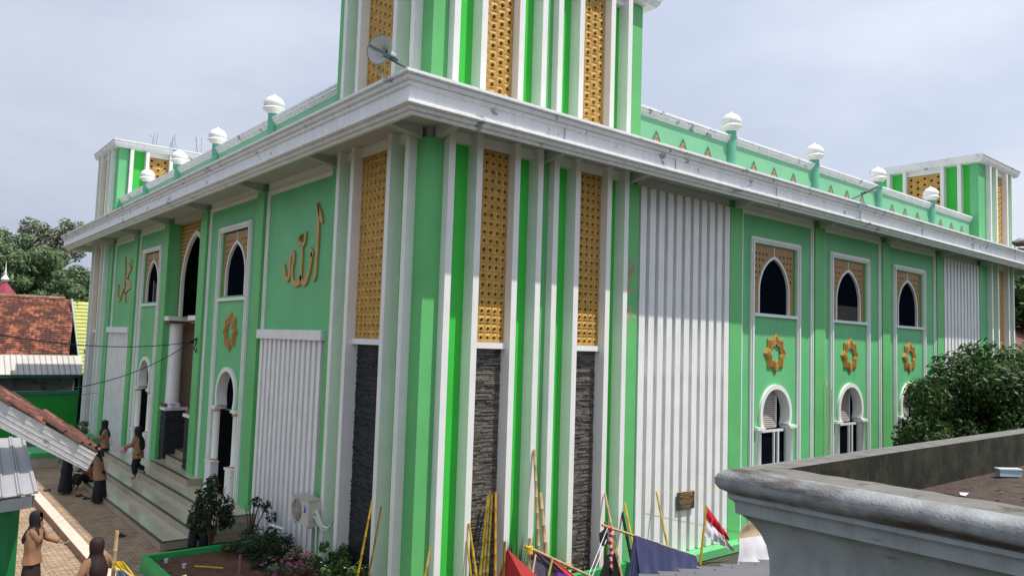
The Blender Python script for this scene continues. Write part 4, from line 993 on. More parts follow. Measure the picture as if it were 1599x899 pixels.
# ------------------------------------------------------------------ small sheds at lower left
sh = empty('tiled_shed',(1.2,10.9,0),'small tiled shed roof with a broad whitewashed barge board at the left edge','shed')
A,B = Vector((0.35,11.46,4.74)),Vector((2.06,10.14,3.64)); dv = (B-A).normalized(); nb = Vector((0.61,0.79,0)); nbr = Vector((0.61,0.79,-0.27)).normalized(); dn = dv.cross(nb); dn = dn if dn.z<0 else -dn
BW = 0.29
bb = MB(); q0,q1 = A+dn*.0,B+dn*.0
bb.hexa([tuple(v) for v in (q0,q1,q1+nb*.03,q0+nb*.03,q0+dn*BW*1.15,q1+dn*BW*.8,q1+dn*BW*.8+nb*.03,q0+dn*BW*1.15+nb*.03)])
WW = mat('whitewashed_board',(0.60,0.58,0.55),0.75,0.10,9,0.5,40,patch=.60,patchcol=(0.30,0.27,0.24),patchscale=7)
brd = obj('barge_board', bb, WW, sh)
rl_ = MB()
for k in range(4):
    t = .02+k*.06; rl_.hexa([tuple(v) for v in (q0+dn*t-nb*.003,q1+dn*t-nb*.003,q1+dn*t,q0+dn*t,q0+dn*(t+.009)-nb*.003,q1+dn*(t+.009)-nb*.003,q1+dn*(t+.009),q0+dn*(t+.009))])
obj('board_ridge', rl_, WW, brd)
CT = mat('clay_edge_tile',(0.15,0.050,0.032),0.8,0.3,6,0.5,40,objr=.6,patch=.48,patchcol=(0.05,0.03,0.025),patchscale=5)
Lr = (B-A).length; nrm = -dn
def tile_mesh():
    mb = MB(); L_,w_ = 0.30,0.20; vs=[]; fs=[]
    for i in range(4):
        x = L_*i/3
        for j in range(7):
            y = w_*j/6; z = .030*math.sin(2*math.pi*j/6)+.012*(3-i)/3*0
            vs.append((x,y,z+.0)); 
    k = len(vs)
    vs += [(x,y,z-.016) for x,y,z in vs]
    for i in range(3):
        for j in range(6): a=i*7+j; fs.append((a,a+7,a+8,a+1)); fs.append((a+k,a+1+k,a+8+k,a+7+k))
    for j in range(6): fs.append((j,j+1,j+1+k,j+k)); a=21+j; fs.append((a+1,a,a+k,a+1+k))
    for i in range(3): a=i*7; fs.append((a+7,a,a+k,a+7+k)); a=i*7+6; fs.append((a,a+7,a+7+k,a+k))
    return mb.add(vs,fs)
tm = None
for row in range(5):
    for i in range(9):
        if i*.235+.25 > Lr-row*.135: continue
        s0 = A+dv*(i*.235+.02)+nbr*(row*.185+.0)+nrm*(.035+.012*(i%2)+rnd.uniform(-.006,.012))
        ax = (dv+nrm*-.06+Vector((rnd.uniform(-.03,.03),rnd.uniform(-.03,.03),rnd.uniform(-.02,.02)))).normalized(); ay = nbr; az_ = ax.cross(ay)
        if tm is None: o = obj('roof_tile', tile_mesh(), CT, sh); tm = o.data
        else: o = obj('roof_tile', None, None, sh, mesh=tm)
        M_ = Matrix(((ax.x,ay.x,az_.x,s0.x),(ax.y,ay.y,az_.y,s0.y),(ax.z,ay.z,az_.z,s0.z),(0,0,0,1)))
        o.matrix_basis = M_
obj('roof_slope', MB().hexa([tuple(v) for v in (A,B,B+nbr*.9-dv*.66,A+nbr*.9,A+nrm*.02,B+nrm*.02,B+nbr*.9-dv*.66+nrm*.02,A+nbr*.9+nrm*.02)]), mat('roof_underlay',(0,0,0)), sh)
for t in (-.1,.12): p = A+dv*Lr*t; box('post',(p.x-.05,p.y+.2,0),(p.x+.05,p.y+.3,p.z-.15),BAMB,sh)
# silver sheet canopy on a green post
sv = empty('sheet_canopy',(1.1,9.7,0),'silver ribbed sheet canopy on a thick green post at the left edge','canopy')
SA,SB_,SC_,SD_ = Vector((1.135, 12.602, 3.575)),Vector((1.588, 12.223, 3.619)),Vector((1.459, 9.89, 3.289)),Vector((0.974, 10.302, 3.17))
SVM = mat('silver_sheet_metal',(0.36,0.36,0.37),0.45,0.06,2,0.1,20,metal=.15)
sn = (SB_-SA).cross(SD_-SA).normalized(); sn = sn if sn.z>0 else -sn
obj('canopy_sheet', MB().hexa([tuple(v) for v in (SD_-sn*.012,SC_-sn*.012,SB_-sn*.012,SA-sn*.012,SD_,SC_,SB_,SA)]), SVM, sv)
for t in (.12,.42,.47,.74,.79,.95,1.0):
    if t in (.42,.74,.95,.12): pass
for t in (.10,.36,.68,.97):
    for o_ in (0,.05):
        p,q_ = SD_.lerp(SC_,min(1,t+o_)-.02),SA.lerp(SB_,min(1,t+o_)-.02); obj('sheet_rib', MB().tube([tuple(p+sn*.006),tuple(q_+sn*.006)],.013,6), SVM, sv)
obj('canopy_beam', MB().hexa([tuple(v) for v in (SD_+Vector((0,0,-.16)),SC_.lerp(SD_,.12)+Vector((0,0,-.16)),SC_.lerp(SD_,.12)+Vector((.04,.05,-.16)),SD_+Vector((.04,.05,-.16)),SD_+Vector((0,0,-.03)),SC_.lerp(SD_,.12)+Vector((0,0,-.03)),SC_.lerp(SD_,.12)+Vector((.04,.05,-.03)),SD_+Vector((.04,.05,-.03)))]), mat('weathered_grey_timber',(0.22,0.23,0.23),.8,.15), sv)

obj('canopy_post', MB().hexa([(1.15,10.42,0),(1.26,10.33,0),(1.37,10.45,0),(1.26,10.56,0),(1.15,10.42,3.16),(1.26,10.33,3.16),(1.37,10.45,3.16),(1.26,10.56,3.16)]), mat('deep_green_post',(0.01,0.17,0.05),0.45,0.1), sv)
# ------------------------------------------------------------------ people
SKIN = mat('skin',(0.23,0.105,0.06),0.55,0.06,6,0.05)
TAN = mat('tan_uniform_shirt',(0.29,0.155,0.085),0.8,0.10,7,0.3,60)
BLK = mat('black_cloth',(0.010,0.010,0.012),0.8,0.2,7,0.3,60)
BRN = mat('dark_brown_cloth',(0.030,0.016,0.013),0.8,0.2,7,0.3,60)
MRN = mat('maroon_black_hijab',(0.022,0.008,0.009),0.75,0.2,7,0.3,60)
GRNC= mat('dark_olive_cloth',(0.035,0.045,0.022),0.8,0.2,7,0.3,60)
REDC= mat('red_brown_cloth',(0.14,0.03,0.02),0.8,0.2,7,0.3,60)
def skin_obj(name, verts, edges, radii, m, parent, sub=2):
    me = bpy.data.meshes.new(name); me.from_pydata(verts, edges, []); me.materials.append(m)
    o = bpy.data.objects.new(name, me); S.collection.objects.link(o)
    md = o.modifiers.new('Skin','SKIN'); md.use_smooth_shade = True; md.branch_smoothing = 0.5
    for i,r_ in enumerate(radii):
        sv = me.skin_vertices[0].data[i]; sv.radius = r_ if isinstance(r_,tuple) else (r_,r_); sv.use_root = (i == 0)
    s = o.modifiers.new('Sub','SUBSURF'); s.levels = sub; s.render_levels = sub
    o.parent = parent
    return o
class Sk:
    def __init__(s): s.v=[]; s.e=[]; s.r=[]
    def chain(s, start, pts, rs):
        k = start
        for p,r_ in zip(pts,rs):
            s.v.append(tuple(p)); s.r.append(r_); n = len(s.v)-1
            if k is not None: s.e.append((k,n))
            k = n
        return k
def person(loc, face, H, label, lhand, rhand, lknee=None, rknee=None, lfoot=None, rfoot=None, hijab=BLK, shirt=TAN, skirt=BLK, lean=(0,0), sit=False, seat=0.42, long_h=0.42, trousers=False, head_turn=(0,0), group='people on the mosque forecourt', pel=None, kerch=None):
    """local frame: +Y is where the person faces, +X their right"""
    root = empty('person', loc, label, 'person', group)
    fx,fy = face; ang = math.atan2(fy,fx)-math.pi/2
    sc = H/1.6; root.rotation_euler = (0,0,ang); root.scale = (sc,sc,sc)
    pz = 0.86 if not sit else seat+.10
    if pel: pz = pel
    P = Vector((0,0,pz)); lx,ly = lean
    ch = P+Vector((lx*.7,ly*.7,.36)); sh_ = P+Vector((lx,ly,.50)); nk = P+Vector((lx*1.1,ly*1.1,.57)); hd = nk+Vector((head_turn[0],head_turn[1]+.02,.13))
    b = Sk()
    b.chain(None,[P],[(.13,.10)])
    c = b.chain(0,[P+Vector((lx*.3,ly*.3,.16)),ch],[(.115,.085),(.13,.09)])
    n_ = b.chain(c,[sh_,nk],[(.10,.07),(.045,.045)])
    hh = b.chain(n_,[nk+Vector((0,.005,.05)),hd,hd+Vector((0,-.005,.075))],[.05,(.075,.088),(.055,.06)])
    b.chain(hh-1,[hd+Vector((0,.10,-.012))],[.012])      # nose
    def arm(sx, hand):
        S0 = sh_+Vector((sx*.16,0,-.02)); Hn = Vector(hand)
        d = Hn-S0; L_ = min(d.length,.50); dn_ = d.normalized(); Hn = S0+dn_*L_
        mid = S0+dn_*L_*.5; off = math.sqrt(max(0,.265**2-(L_/2)**2))
        bend = Vector((sx*.45,-.35,-.8)); bend = (bend-dn_*bend.dot(dn_)).normalized()
        El = mid+bend*off
        a = b.chain(c+1,[S0,El,Hn],[.048,.036,.024])
        fd = (Hn-El).normalized(); sd = fd.cross(Vector((0,0,1))); sd = sd.normalized() if sd.length>.1 else Vector((1,0,0)); dnn = Vector((0,0,-1))
        pm_ = b.chain(a,[Hn+fd*.05],[(.034,.018)])
        for k,(o_,l_) in enumerate(((-.030,.060),(-.010,.072),(.010,.068),(.028,.052))):
            p0_ = Hn+fd*.085+sd*o_; b.chain(pm_,[p0_,p0_+fd*l_*.5+dnn*.006,p0_+fd*l_*.85+dnn*.026],[.0095,.0085,.007])
        t0 = Hn+fd*.03+sd*(-.035*sx); b.chain(a,[t0+dnn*.008,t0+fd*.035+sd*(-.018*sx)+dnn*.012],[.011,.008])
        return S0,El,Hn
    la = arm(-1,lhand); ra = arm(1,rhand)
    def leg(sx, kn, ft):
        hp = P+Vector((sx*.085,0,-.06))
        kn = Vector(kn) if kn else Vector((sx*.09,.02,.45)); ft = Vector(ft) if ft else Vector((sx*.10,-.01,.075))
        toe = Vector((0,.13,-.045)) if ft.z < .2 else Vector((0,.02,-.13))
        b.chain(0,[hp,kn,kn.lerp(ft,.35),ft,ft+toe*.5,ft+toe],[.085,.052,.050,.030,.032,.022])
        return kn,ft
    kl = leg(-1,lknee,lfoot); kr = leg(1,rknee,rfoot)
    skin_obj('body', b.v,b.e,b.r,SKIN,root,2)
    # loose shirt: oval rings for the trunk and tapered sleeves, one mesh
    q = MB(); n = 32; vs=[]; fs=[]
    R5 = [(-.17,.215,.165,0),(-.165,.222,.172,0),(-.06,.20,.155,.1),(.05,.178,.135,.3),(.10,.182,.14,.4),(.22,.192,.15,.6),(.34,.200,.145,.75),(.43,.195,.125,.9),(.485,.165,.10,1),(.52,.10,.075,1.05),(.56,.062,.06,1.1)]
    if sit: R5 = R5[2:]
    for i,(z,rx,ry,t_) in enumerate(R5):
        for k in range(n):
            a = 2*math.pi*k/n; f = 1+.035*math.sin(a*5+z*9)*(1 if z<.4 else .3)+.02*math.sin(a*9-z*14)
            vs.append((P.x+lx*t_+rx*f*math.cos(a), P.y+ly*t_+ry*f*math.sin(a), P.z+z))
    for i in range(len(R5)-1):
        for k in range(n): fs.append((i*n+k,i*n+(k+1)%n,(i+1)*n+(k+1)%n,(i+1)*n+k))
    q.add(vs,fs)
    for a,sx in ((la,-1),(ra,1)):
        s0 = a[0]+Vector((-sx*.02,0,.0)); e_ = a[1]; h_ = a[1].lerp(a[2],.93)
        q.tube([s0,s0.lerp(e_,.3),s0.lerp(e_,.7),e_,e_.lerp(h_,.25),e_.lerp(h_,.6),h_,h_],[.066,.078,.070,.066,.068,.058,.052,.045],12)
    o = obj('shirt', q, shirt, None, smooth=True, recalc=False); o.parent = root
    if kerch:
        q = MB(); q.tube([sh_+Vector((-.13,.03,.04)),sh_+Vector((-.06,.12,-.05)),sh_+Vector((0,.155,-.16)),sh_+Vector((.06,.12,-.05)),sh_+Vector((.13,.03,.04))],.014,6); q.tube([sh_+Vector((0,.16,-.15)),sh_+Vector((.01,.17,-.30))],[.02,.012],6)
        o = obj('neckerchief', q, kerch, None, smooth=True); o.parent = root
    # skirt or trousers
    if trousers or sit:
        t = Sk(); t.chain(None,[P+Vector((0,0,-.06))],[(.125,.105)])
        for sx,(kn,ft) in ((-1,kl),(1,kr)): t.chain(0,[P+Vector((sx*.09,0,-.08)),kn,ft+Vector((0,0,.07))],[.11,.098,.085 if trousers else .12])
        skin_obj('skirt', t.v,t.e,t.r,skirt,root,2)
    else:
        q = MB(); n = 40; prof_ = [(.130,.95),(.150,.85),(.170,.72),(.195,.5),(.220,.3),(.245,.09),(.235,.085)]; vs=[]; fs=[]
        for i,(r_,z) in enumerate(prof_):
            for k in range(n):
                a = 2*math.pi*k/n; f = 1+.07*math.sin(a*7+.6*i)*(.95-z)+.03*math.sin(a*3); vs.append((r_*f*math.cos(a)*1.02, r_*f*.82*math.sin(a), z*pz/.86))
        for i in range(len(prof_)-1):
            for k in range(n): fs.append((i*n+k,i*n+(k+1)%n,(i+1)*n+(k+1)%n,(i+1)*n+k))
        fs.append(tuple(range(n)))
        o = obj('skirt', q.add(vs,fs), skirt, None, smooth=True); o.parent = root
    # head scarf: rings from the crown to the chest with a face opening
    q = MB(); n = 28; vs=[]; fs=[]
    rings = [(.02,.155,0),(.06,.148,0),(.095,.12,0),(.112,.08,0),(.118,.03,0),(.116,-.03,0),(.108,-.085,0),(.105,-.12,.0),(.112,-.16,-.015),(.135,-.205,-.02),(.158,-.26,-.03),(.175,-.33,-.04),(.178,-long_h-.04,-.055),(.15,-long_h-.12,-.06)]
    for i,(r_,z,yo) in enumerate(rings):
        for k in range(n):
            a = 2*math.pi*k/n; x = r_*math.cos(a); y = r_*math.sin(a)*(1.08 if z>-.13 else .95)
            front = math.sin(a) > 0
            zz = z if i <= 8 else (-.165+(z+.165)*(.78+.3*max(0,-math.sin(a))))
            fold = 1+.05*math.sin(a*6+i*.7)*(1 if i>7 else 0)
            vs.append((hd.x+x*fold, hd.y+y*fold+yo*(0 if front else 1), hd.z+zz))
    for i in range(len(rings)-1):
        for k in range(n):
            a = (k+.5)/n*360
            if 2 <= i <= 6 and 52 < a < 128: continue
            fs.append((i*n+k,i*n+(k+1)%n,(i+1)*n+(k+1)%n,(i+1)*n+k))
    fs.append(tuple(range(n)))
    o = obj('hijab', q.add(vs,fs), hijab, None, smooth=True); o.parent = root
    for sx in (-1,1):
        e = obj('eye', MB().lathe((hd.x+sx*.03,hd.y+.083,hd.z+.01),[(.001,-.006),(.011,-.003),(.012,.0),(.010,.004),(.001,.006)],8), mat('eye_dark',(0.02,0.015,0.012),0.3,0), None); e.parent = root
    e = obj('mouth', MB().box((hd.x-.022,hd.y+.080,hd.z-.056),(hd.x+.022,hd.y+.090,hd.z-.048)), mat('lips',(0.25,0.07,0.06),0.5,0), None); e.parent = root
    return root, ra, la, sc, ang
YK = mat('yellow_kerchief',(0.60,0.38,0.03),.7,.1)
LT = (-.77,.64); RTT = (.77,-.64)
person((5.28,25.25,0), (-.86,.50), 1.62, 'student in tan shirt and long black skirt leaning forward with both arms out', (-.10,.62,1.02),(.14,.60,.98), lean=(0,.14), long_h=.46, kerch=YK)
person((4.72,27.15,0), (.80,-.45), 1.60, 'student in a long black skirt partly hidden by the white barge board', (-.12,.50,.92),(.15,.45,.80), shirt=BLK, lean=(0,.05))
person((5.50,27.9,0), (-.9,-.4), 1.55, 'student in black sitting on the lowest step between two standing students', (-.1,.35,.62),(.1,.38,.60), lknee=(-.1,.42,.47),rknee=(.1,.42,.47),lfoot=(-.1,.45,.08),rfoot=(.1,.45,.08), shirt=TAN, sit=True, seat=.24, lean=(0,.12))
rp5 = person((6.58,26.45,0.4), (-.80,.60), 1.56, 'student in tan shirt walking up the steps with one bare foot lifted behind', (-.06,.42,1.02),(.10,.42,1.0), lknee=(-.08,.08,.46),lfoot=(-.09,.02,.075),rknee=(.08,.07,.45),rfoot=(.09,-.20,.24), trousers=True, long_h=.46, lean=(0,.02), kerch=YK)
person((6.75,31.9,0.02), (-.9,.1), 1.60, 'student in tan shirt and black hijab standing farthest away beside the corner column', (-.08,.35,1.05),(.10,.36,1.0), long_h=.36, lean=(0,.03))
rp6 = person((2.50,17.10,0), (.86,-.50), 1.52, 'student in tan shirt and brown skirt on sunlit paving raising one hand', (-.22,.44,1.02),(.03,.14,1.38), skirt=BRN, hijab=BLK, long_h=.36, kerch=mat('red_white_kerchief',(0.45,0.10,0.10),.7,.2))
person((3.02,14.30,0), (-.30,.95), 1.54, 'student in dark maroon hijab seen from behind next to the tied bamboo pole', (-.25,.25,1.0),(.30,.34,1.30), hijab=MRN, shirt=TAN, skirt=BRN, long_h=.40)
person((2.06,18.2,0), (.6,-.8), 1.34, 'student in a red brown jacket half hidden behind the green post', (-.2,.2,.9),(.2,.2,.85), hijab=MRN, shirt=REDC, skirt=BRN)
person((6.05,18.66,0.0), (-.25,-.97), 1.58, 'person in dark clothes sitting on the end of the steps behind the flowering bush', (-.10,.34,.66),(.10,.36,.62), lknee=(-.12,.42,.50),rknee=(.13,.42,.50),lfoot=(-.12,.42,.08),rfoot=(.13,.46,.08), shirt=GRNC, hijab=GRNC, skirt=BLK, sit=True, seat=.34, lean=(0,.10))
def handpos(rp, which, extra=0.09):
    root, ra, la, sc, ang = rp; a = la if which=='l' else ra
    h = a[2]+(a[2]-a[1]).normalized()*extra
    return Vector(root.location)+Matrix.Rotation(ang,3,'Z')@(h*sc)
h = handpos(rp6,'l')
pg = MB(); pg.hexa([tuple(h+Vector(v)) for v in ((-.05,-.02,-.03),(.07,-.10,.04),(.10,-.06,.04),(-.02,.02,-.03),(-.05,-.02,-.02),(.07,-.10,.05),(.10,-.06,.05),(-.02,.02,-.02))])
tag(obj('folded_paper', pg, mat('pale_blue_paper',(0.55,0.62,0.75),0.7,0.05)), 'pale folded paper held out by the student on the sunlit paving', 'paper')
h = handpos(rp5,'l')
bg_ = MB().lathe((h.x,h.y,h.z-.16),[(.03,0),(.10,.02),(.12,.10),(.09,.17),(.04,.20)],12,1,.7)
tag(obj('pink_bag', bg_, mat('pink_plastic',(0.62,0.30,0.40),0.5,0.15,8), smooth=True), 'small pink bag carried by the student walking up the steps', 'bag')
# footwear left on the paving
def shoe(x,y,ang,m,label):
    e = empty('sandal',(x,y,0.005),label,'sandal','sandals left beside the steps'); e.rotation_euler=(0,0,ang)
    for s in (-.055,.055):
        vs=[]; n=14
        for k in range(n):
            a=2*math.pi*k/n; vs.append((s+.042*math.cos(a)*(1+.15*math.sin(a)),.12*math.sin(a),.0))
        vs += [(x_,y_,.022) for x_,y_,_ in vs]
        q=MB().add(vs,[tuple(range(n))[::-1],tuple(range(n,2*n))]+[(k,(k+1)%n,(k+1)%n+n,k+n) for k in range(n)])
        o=obj('sole',q,m,None); o.parent=e
        q=MB().tube([(s-.04,.03,.02),(s-.02,.045,.055),(s+.02,.045,.055),(s+.04,.03,.02)],.012,6); o=obj('strap',q,m,None); o.parent=e
shoe(5.02,26.55,.4,BLK,'black sandals nearest the standing student by the steps'); shoe(5.12,26.05,1.1,BLK,'black sandals just in front of the student leaning forward')
shoe(5.08,25.0,.9,mat('beige_rubber',(0.42,0.33,0.18),0.6),'beige sandals on the shaded paving'); shoe(4.93,20.95,.7,BLK,'dark sandals alone on the shaded paving near the lowest step')
shoe(4.35,27.9,.2,BLK,'black sandals beside the long black skirt'); 

# ------------------------------------------------------------------ planting beds
bed = obj('garden_bed', MB().add(*strip_grid((4.72,17.66,.22),(7.64,17.66,.22),(4.72,8.0,.22),(7.64,11.3,.22),26,40,.03)), SOIL, None, recalc=False, smooth=True); tag(bed,'bare brown soil bed beside the steps and corner tower',kind='structure')
bed2 = obj('garden_bed', MB().add(*strip_grid((7.0,11.78,.28),(13.1,11.78,.28),(7.0,11.2,.28),(13.1,11.2,.28),60,6,.02)), SOIL, None, recalc=False, smooth=True); tag(bed2,'narrow soil bed at the foot of the sunlit wall',kind='structure')
kb = empty('garden_kerb',(4.65,17.7,0),'green painted concrete kerb around the planting bed beside the steps','kerb')
box('kerb_side',(4.58,8,0),(4.70,17.58,.34),GREEN2,kb); box('kerb_end',(4.58,17.581,0),(7.62,17.70,.34),GREEN2,kb)
kb2 = empty('garden_kerb',(8,11.2,0),'green painted kerb along the bed below the sunlit tower','kerb')
box('kerb_side',(7.2,11.08,0),(13.1,11.2,.50),GREEN2,kb2)
def shrub(name,c,rad,n,size,m,label,stems=6,cat='shrub',fl=None,fln=0,group=None,seed=1,flsize=.07):
    r_ = random.Random(seed); e = empty(name,(c[0],c[1],c[2]-rad[2]),label,cat,group); st_=MB()
    for k in range(stems):
        a=r_.uniform(0,6.28); q=r_.uniform(.3,.9)
        st_.tube([(c[0],c[1],c[2]-rad[2]-.1),(c[0]+rad[0]*q*.5*math.cos(a),c[1]+rad[1]*q*.5*math.sin(a),c[2]-rad[2]*.1),(c[0]+rad[0]*q*math.cos(a),c[1]+rad[1]*q*math.sin(a),c[2]+rad[2]*r_.uniform(.3,.9))],[.018,.012,.005],5)
    obj('stems',st_,mat('twig_brown',(0.10,0.06,0.04),0.9),e)
    l=MB()
    for k in range(max(4,n//60)):
        a,b,d=r_.uniform(-.8,.8),r_.uniform(-.8,.8),r_.uniform(-.8,.9)
        leaves(l,(c[0]+a*rad[0],c[1]+b*rad[1],c[2]+d*rad[2]),(rad[0]*.3,rad[1]*.3,rad[2]*.28),60,size,r_)
    obj('leaves',l,m,e,recalc=False)
    if fl:
        f=MB()
        for k in range(fln):
            a,b,d=r_.uniform(-1,1),r_.uniform(-1,1),r_.uniform(0,1.1); p=Vector((c[0]+a*rad[0],c[1]+b*rad[1],c[2]+d*rad[2]))
            for w in range(5):
                t=2*math.pi*w/5; f.add([tuple(p),tuple(p+Vector((math.cos(t-.5)*flsize*.6,math.sin(t-.5)*flsize*.6,flsize*.3))),tuple(p+Vector((math.cos(t)*flsize,math.sin(t)*flsize,flsize*.15))),tuple(p+Vector((math.cos(t+.5)*flsize*.6,math.sin(t+.5)*flsize*.6,flsize*.3)))],[(0,1,2,3)])
        obj('flowers',f,fl,e,recalc=False)
    return e
PINK = mat('pink_petal',(0.55,0.10,0.26),0.6,0.1,isl=.2); PALE = mat('salmon_petal',(0.60,0.30,0.26),0.6,0.1,isl=.2); YEL = mat('yellow_petal',(0.60,0.42,0.03),0.6,0.1,isl=.2)
shrub('flowering_bush',(6.15,18.0,1.05),(.46,.42,.80),1500,.075,LFD,'loose dark bush with small pink flowers at the end of the steps',9,'bush',PINK,8,seed=3,flsize=.04)
shrub('flowering_bush',(6.95,17.7,.85),(.5,.4,.50),260,.07,LFD,'thin twiggy bush against the tiled end of the top step',10,'bush',PALE,6,seed=4,flsize=.035)
shrub('dark_shrub',(6.9,16.6,.46),(.70,.65,.32),3000,.05,LFD,'low dark spreading shrub below the white slats',8,seed=5)
shrub('dark_shrub',(6.7,15.6,.36),(.50,.55,.22),1500,.05,LFD,'small dark mat of shrub behind the bollard lamp',6,seed=6)
shrub('rose_bush',(6.95,14.8,.50),(.42,.42,.34),380,.06,LF3,'pink rose bush under the air conditioner',9,'bush',PALE,26,seed=7,flsize=.05)
shrub('rose_bush',(6.5,14.3,.45),(.55,.4,.30),420,.06,LF3,'low bush with magenta flowers at the bottom edge',8,'bush',PINK,40,seed=8,flsize=.05)
shrub('green_shrub',(7.2,13.9,.58),(.42,.5,.40),1500,.07,LF2,'fresh green shrub in front of the shaded stone panel',7,seed=9)
shrub('green_shrub',(7.0,13.0,.55),(.45,.4,.38),1300,.06,LF2,'green shrub with tiny white flowers nearest the corner column',7,fl=mat('white_petal',(0.7,0.7,0.68),0.6),fln=30,seed=10,flsize=.025)
shrub('green_shrub',(6.55,17.0,.32),(.5,.6,.14),800,.06,mat('grass_green',(0.03,0.09,0.02),0.7,0.2,isl=.3),'patch of low grass green plants in the middle of the soil bed',3,seed=11)
shrub('marigold_plant',(10.8,11.45,.50),(.42,.2,.16),500,.05,LF4,'low yellow flowering plants behind the green kerb',5,'flowers',YEL,60,seed=12,flsize=.035)
bl_ = empty('bollard_lamp',(6.0,15.75,.2),'thin pinkish garden lamp post with a dark cap in the soil bed','garden lamp')
obj('post', MB().tube([(6.0,15.75,.15),(6.0,15.75,.62)],.035,10), mat('mauve_post',(0.25,0.13,0.14),0.5), bl_); obj('lamp_cap', MB().lathe((6.0,15.75,.62),[(.04,0),(.085,.01),(.09,.04),(.05,.07),(.01,.08)],14), BLK, bl_)
pipe = MB(); pipe.tube([(6.75,17.25,.25),(6.78,17.2,.62),(6.95,16.95,.66)],.035,8); pipe.tube([(7.25,16.55,.3),(7.25,16.55,.78),(7.1,16.9,.82)],.03,8)
tag(obj('water_tap_pipe', pipe, ALU, None), 'white water pipe stubs standing in the dark shrub','pipe',kind='stuff')
yp = MB(); yp.tube([(5.35,16.55,.27),(5.75,16.0,.30)],.02,6); tag(obj('yellow_stick', yp, YBAM),'short yellow stick lying on the soil','stick')
for (x,y,s) in ((4.95,17.15,.05),(5.15,16.6,.04)):
    o = obj('litter_cup', MB().lathe((x,y,.25),[(.03,0),(.045,.09),(.04,.09),(.025,.01)],10), mat('white_paper',(0,0,0))); o.rotation_euler=(0,0,0); tag(o,'small white litter on the kerb corner' if s>.045 else 'crumpled white litter on the soil','litter')
# snake plant
sp = empty('snake_plant',(9.72,11.42,.28),'tall dark snake plant in front of the green strip','plant'); lf=MB(); r_=random.Random(5)
for k in range(26):
    a=r_.uniform(0,6.28); sp_=r_.uniform(.05,.38); hh=r_.uniform(.55,1.25); x,y=9.72+.1*math.cos(a),11.40+.04*math.sin(a)
    tx,ty=9.72+sp_*math.cos(a),11.40+sp_*.5*math.sin(a); w=.028
    P0=Vector((x,y,.25)); P1=Vector((x,y,.25)).lerp(Vector((tx,ty,.25+hh)),.55)+Vector((0,0,.08)); P2=Vector((tx,ty,.25+hh))
    s_=Vector((math.cos(a+1.2),math.sin(a+1.2),0))*w
    lf.add([tuple(P0-s_),tuple(P0+s_),tuple(P1-s_),tuple(P1+s_),tuple(P2)],[(0,1,3,2),(2,3,4)])
obj('leaf_blades', lf, mat('snake_leaf',(0.06,0.075,0.035),0.5,0.3,isl=.5), sp, recalc=False)
# small planter with plant near the far end, green rims
fp = empty('planter_box',(5.0,34,0),'low green rimmed planter box at the far end of the paving','planter')
box('planter_wall',(2.9,32.6,0),(5.4,34.2,.42),mat('planter_beige',(0.40,0.36,0.28),0.8,0.1),fp); box('planter_rim',(2.8,32.5,.42),(5.5,34.3,.56),GREEN2,fp)
fp2 = empty('planter_box',(6.2,35,0),'green planter box beside the far corner column','planter'); box('planter_wall',(5.6,34.5,0),(7.1,36.2,.75),GREEN2,fp2)
shrub('potted_plant',(6.5,35.2,1.05),(.4,.4,.32),500,.10,LF3,'spiky plant growing in the green planter beside the far corner column',6,'plant',seed=14)

# ------------------------------------------------------------------ scout camp: poles, tents, flag
def pole(name, pts, r, m, label, group=None, cat='pole', nodes=True):
    pts=[Vector(p) for p in pts]; r*=.85; q=MB(); e=[]; L_=(pts[-1]-pts[0]).length; n=max(3,int(L_/.28)); P=[];Rr=[]
    for i in range(n+1):
        p=pts[0].lerp(pts[-1],i/n); rr=r*(1-.25*i/n)
        if nodes and 0<i<n: P+= [p-(pts[-1]-pts[0]).normalized()*.012,p,p+(pts[-1]-pts[0]).normalized()*.012]; Rr+=[rr,rr*1.18,rr]
        else: P.append(p);Rr.append(rr)
    return tag(obj(name,q.tube(P,Rr,8),m,smooth=True),label,cat,group)
def cloth(name, rowsP, m, label, cat, fold=.03, seed=1, sub=10, th=.006):
    """rowsP: 4 corner points a,b,c,d (a-b top, d-c bottom) as a wrinkled sheet with thickness"""
    a,b,c,d=map(Vector,rowsP); r_=random.Random(seed); q=MB(); n=sub; nn=(b-a).cross(d-a).normalized(); ph=[r_.uniform(0,6) for _ in range(4)]
    V=[]
    for i in range(n+1):
        for j in range(n+1):
            u,v=i/n,j/n; p=a.lerp(b,u).lerp(d.lerp(c,u),v)
            p=p+nn*fold*(math.sin(u*9+ph[0]+v*2)*.5+math.sin(u*23+ph[1]-v*3)*.35+math.sin(v*6+ph[2])*.3+.25*math.sin(u*41+v*5+ph[3]))*(0.25+.75*v); V.append(p)
    k=len(V); vs=[tuple(p) for p in V]+[tuple(p-nn*th) for p in V]; fs=[]
    for i in range(n):
        for j in range(n): x=i*(n+1)+j; fs.append((x,x+1,x+n+2,x+n+1)); fs.append((x+k,x+n+1+k,x+n+2+k,x+1+k))
    o=obj(name,q.add(vs,fs),m,smooth=True); 
    if label: tag(o,label,cat)
    return o
pole('yellow_pole',[(6.80,12.45,.3),(6.98,12.2,2.2)],.028,YBAM,'left one of two yellow poles leaning in the corner beside the shaded stone','yellow poles leaning on the mosque')
pole('yellow_pole',[(6.98,12.35,.3),(7.16,12.17,2.1)],.025,OBAM,'thinner dull yellow pole right behind the left yellow pole','yellow poles leaning on the mosque')
pole('yellow_pole',[(7.45,11.3,.2),(7.76,11.45,1.45)],.026,YBAM,'short yellow pole leaning on the green corner column','yellow poles leaning on the mosque')
pole('yellow_pole',[(8.75,11.2,.3),(8.63,11.48,1.75)],.03,YBAM,'yellow pole leaning left in front of the first sunlit stone panel','yellow poles leaning on the mosque')
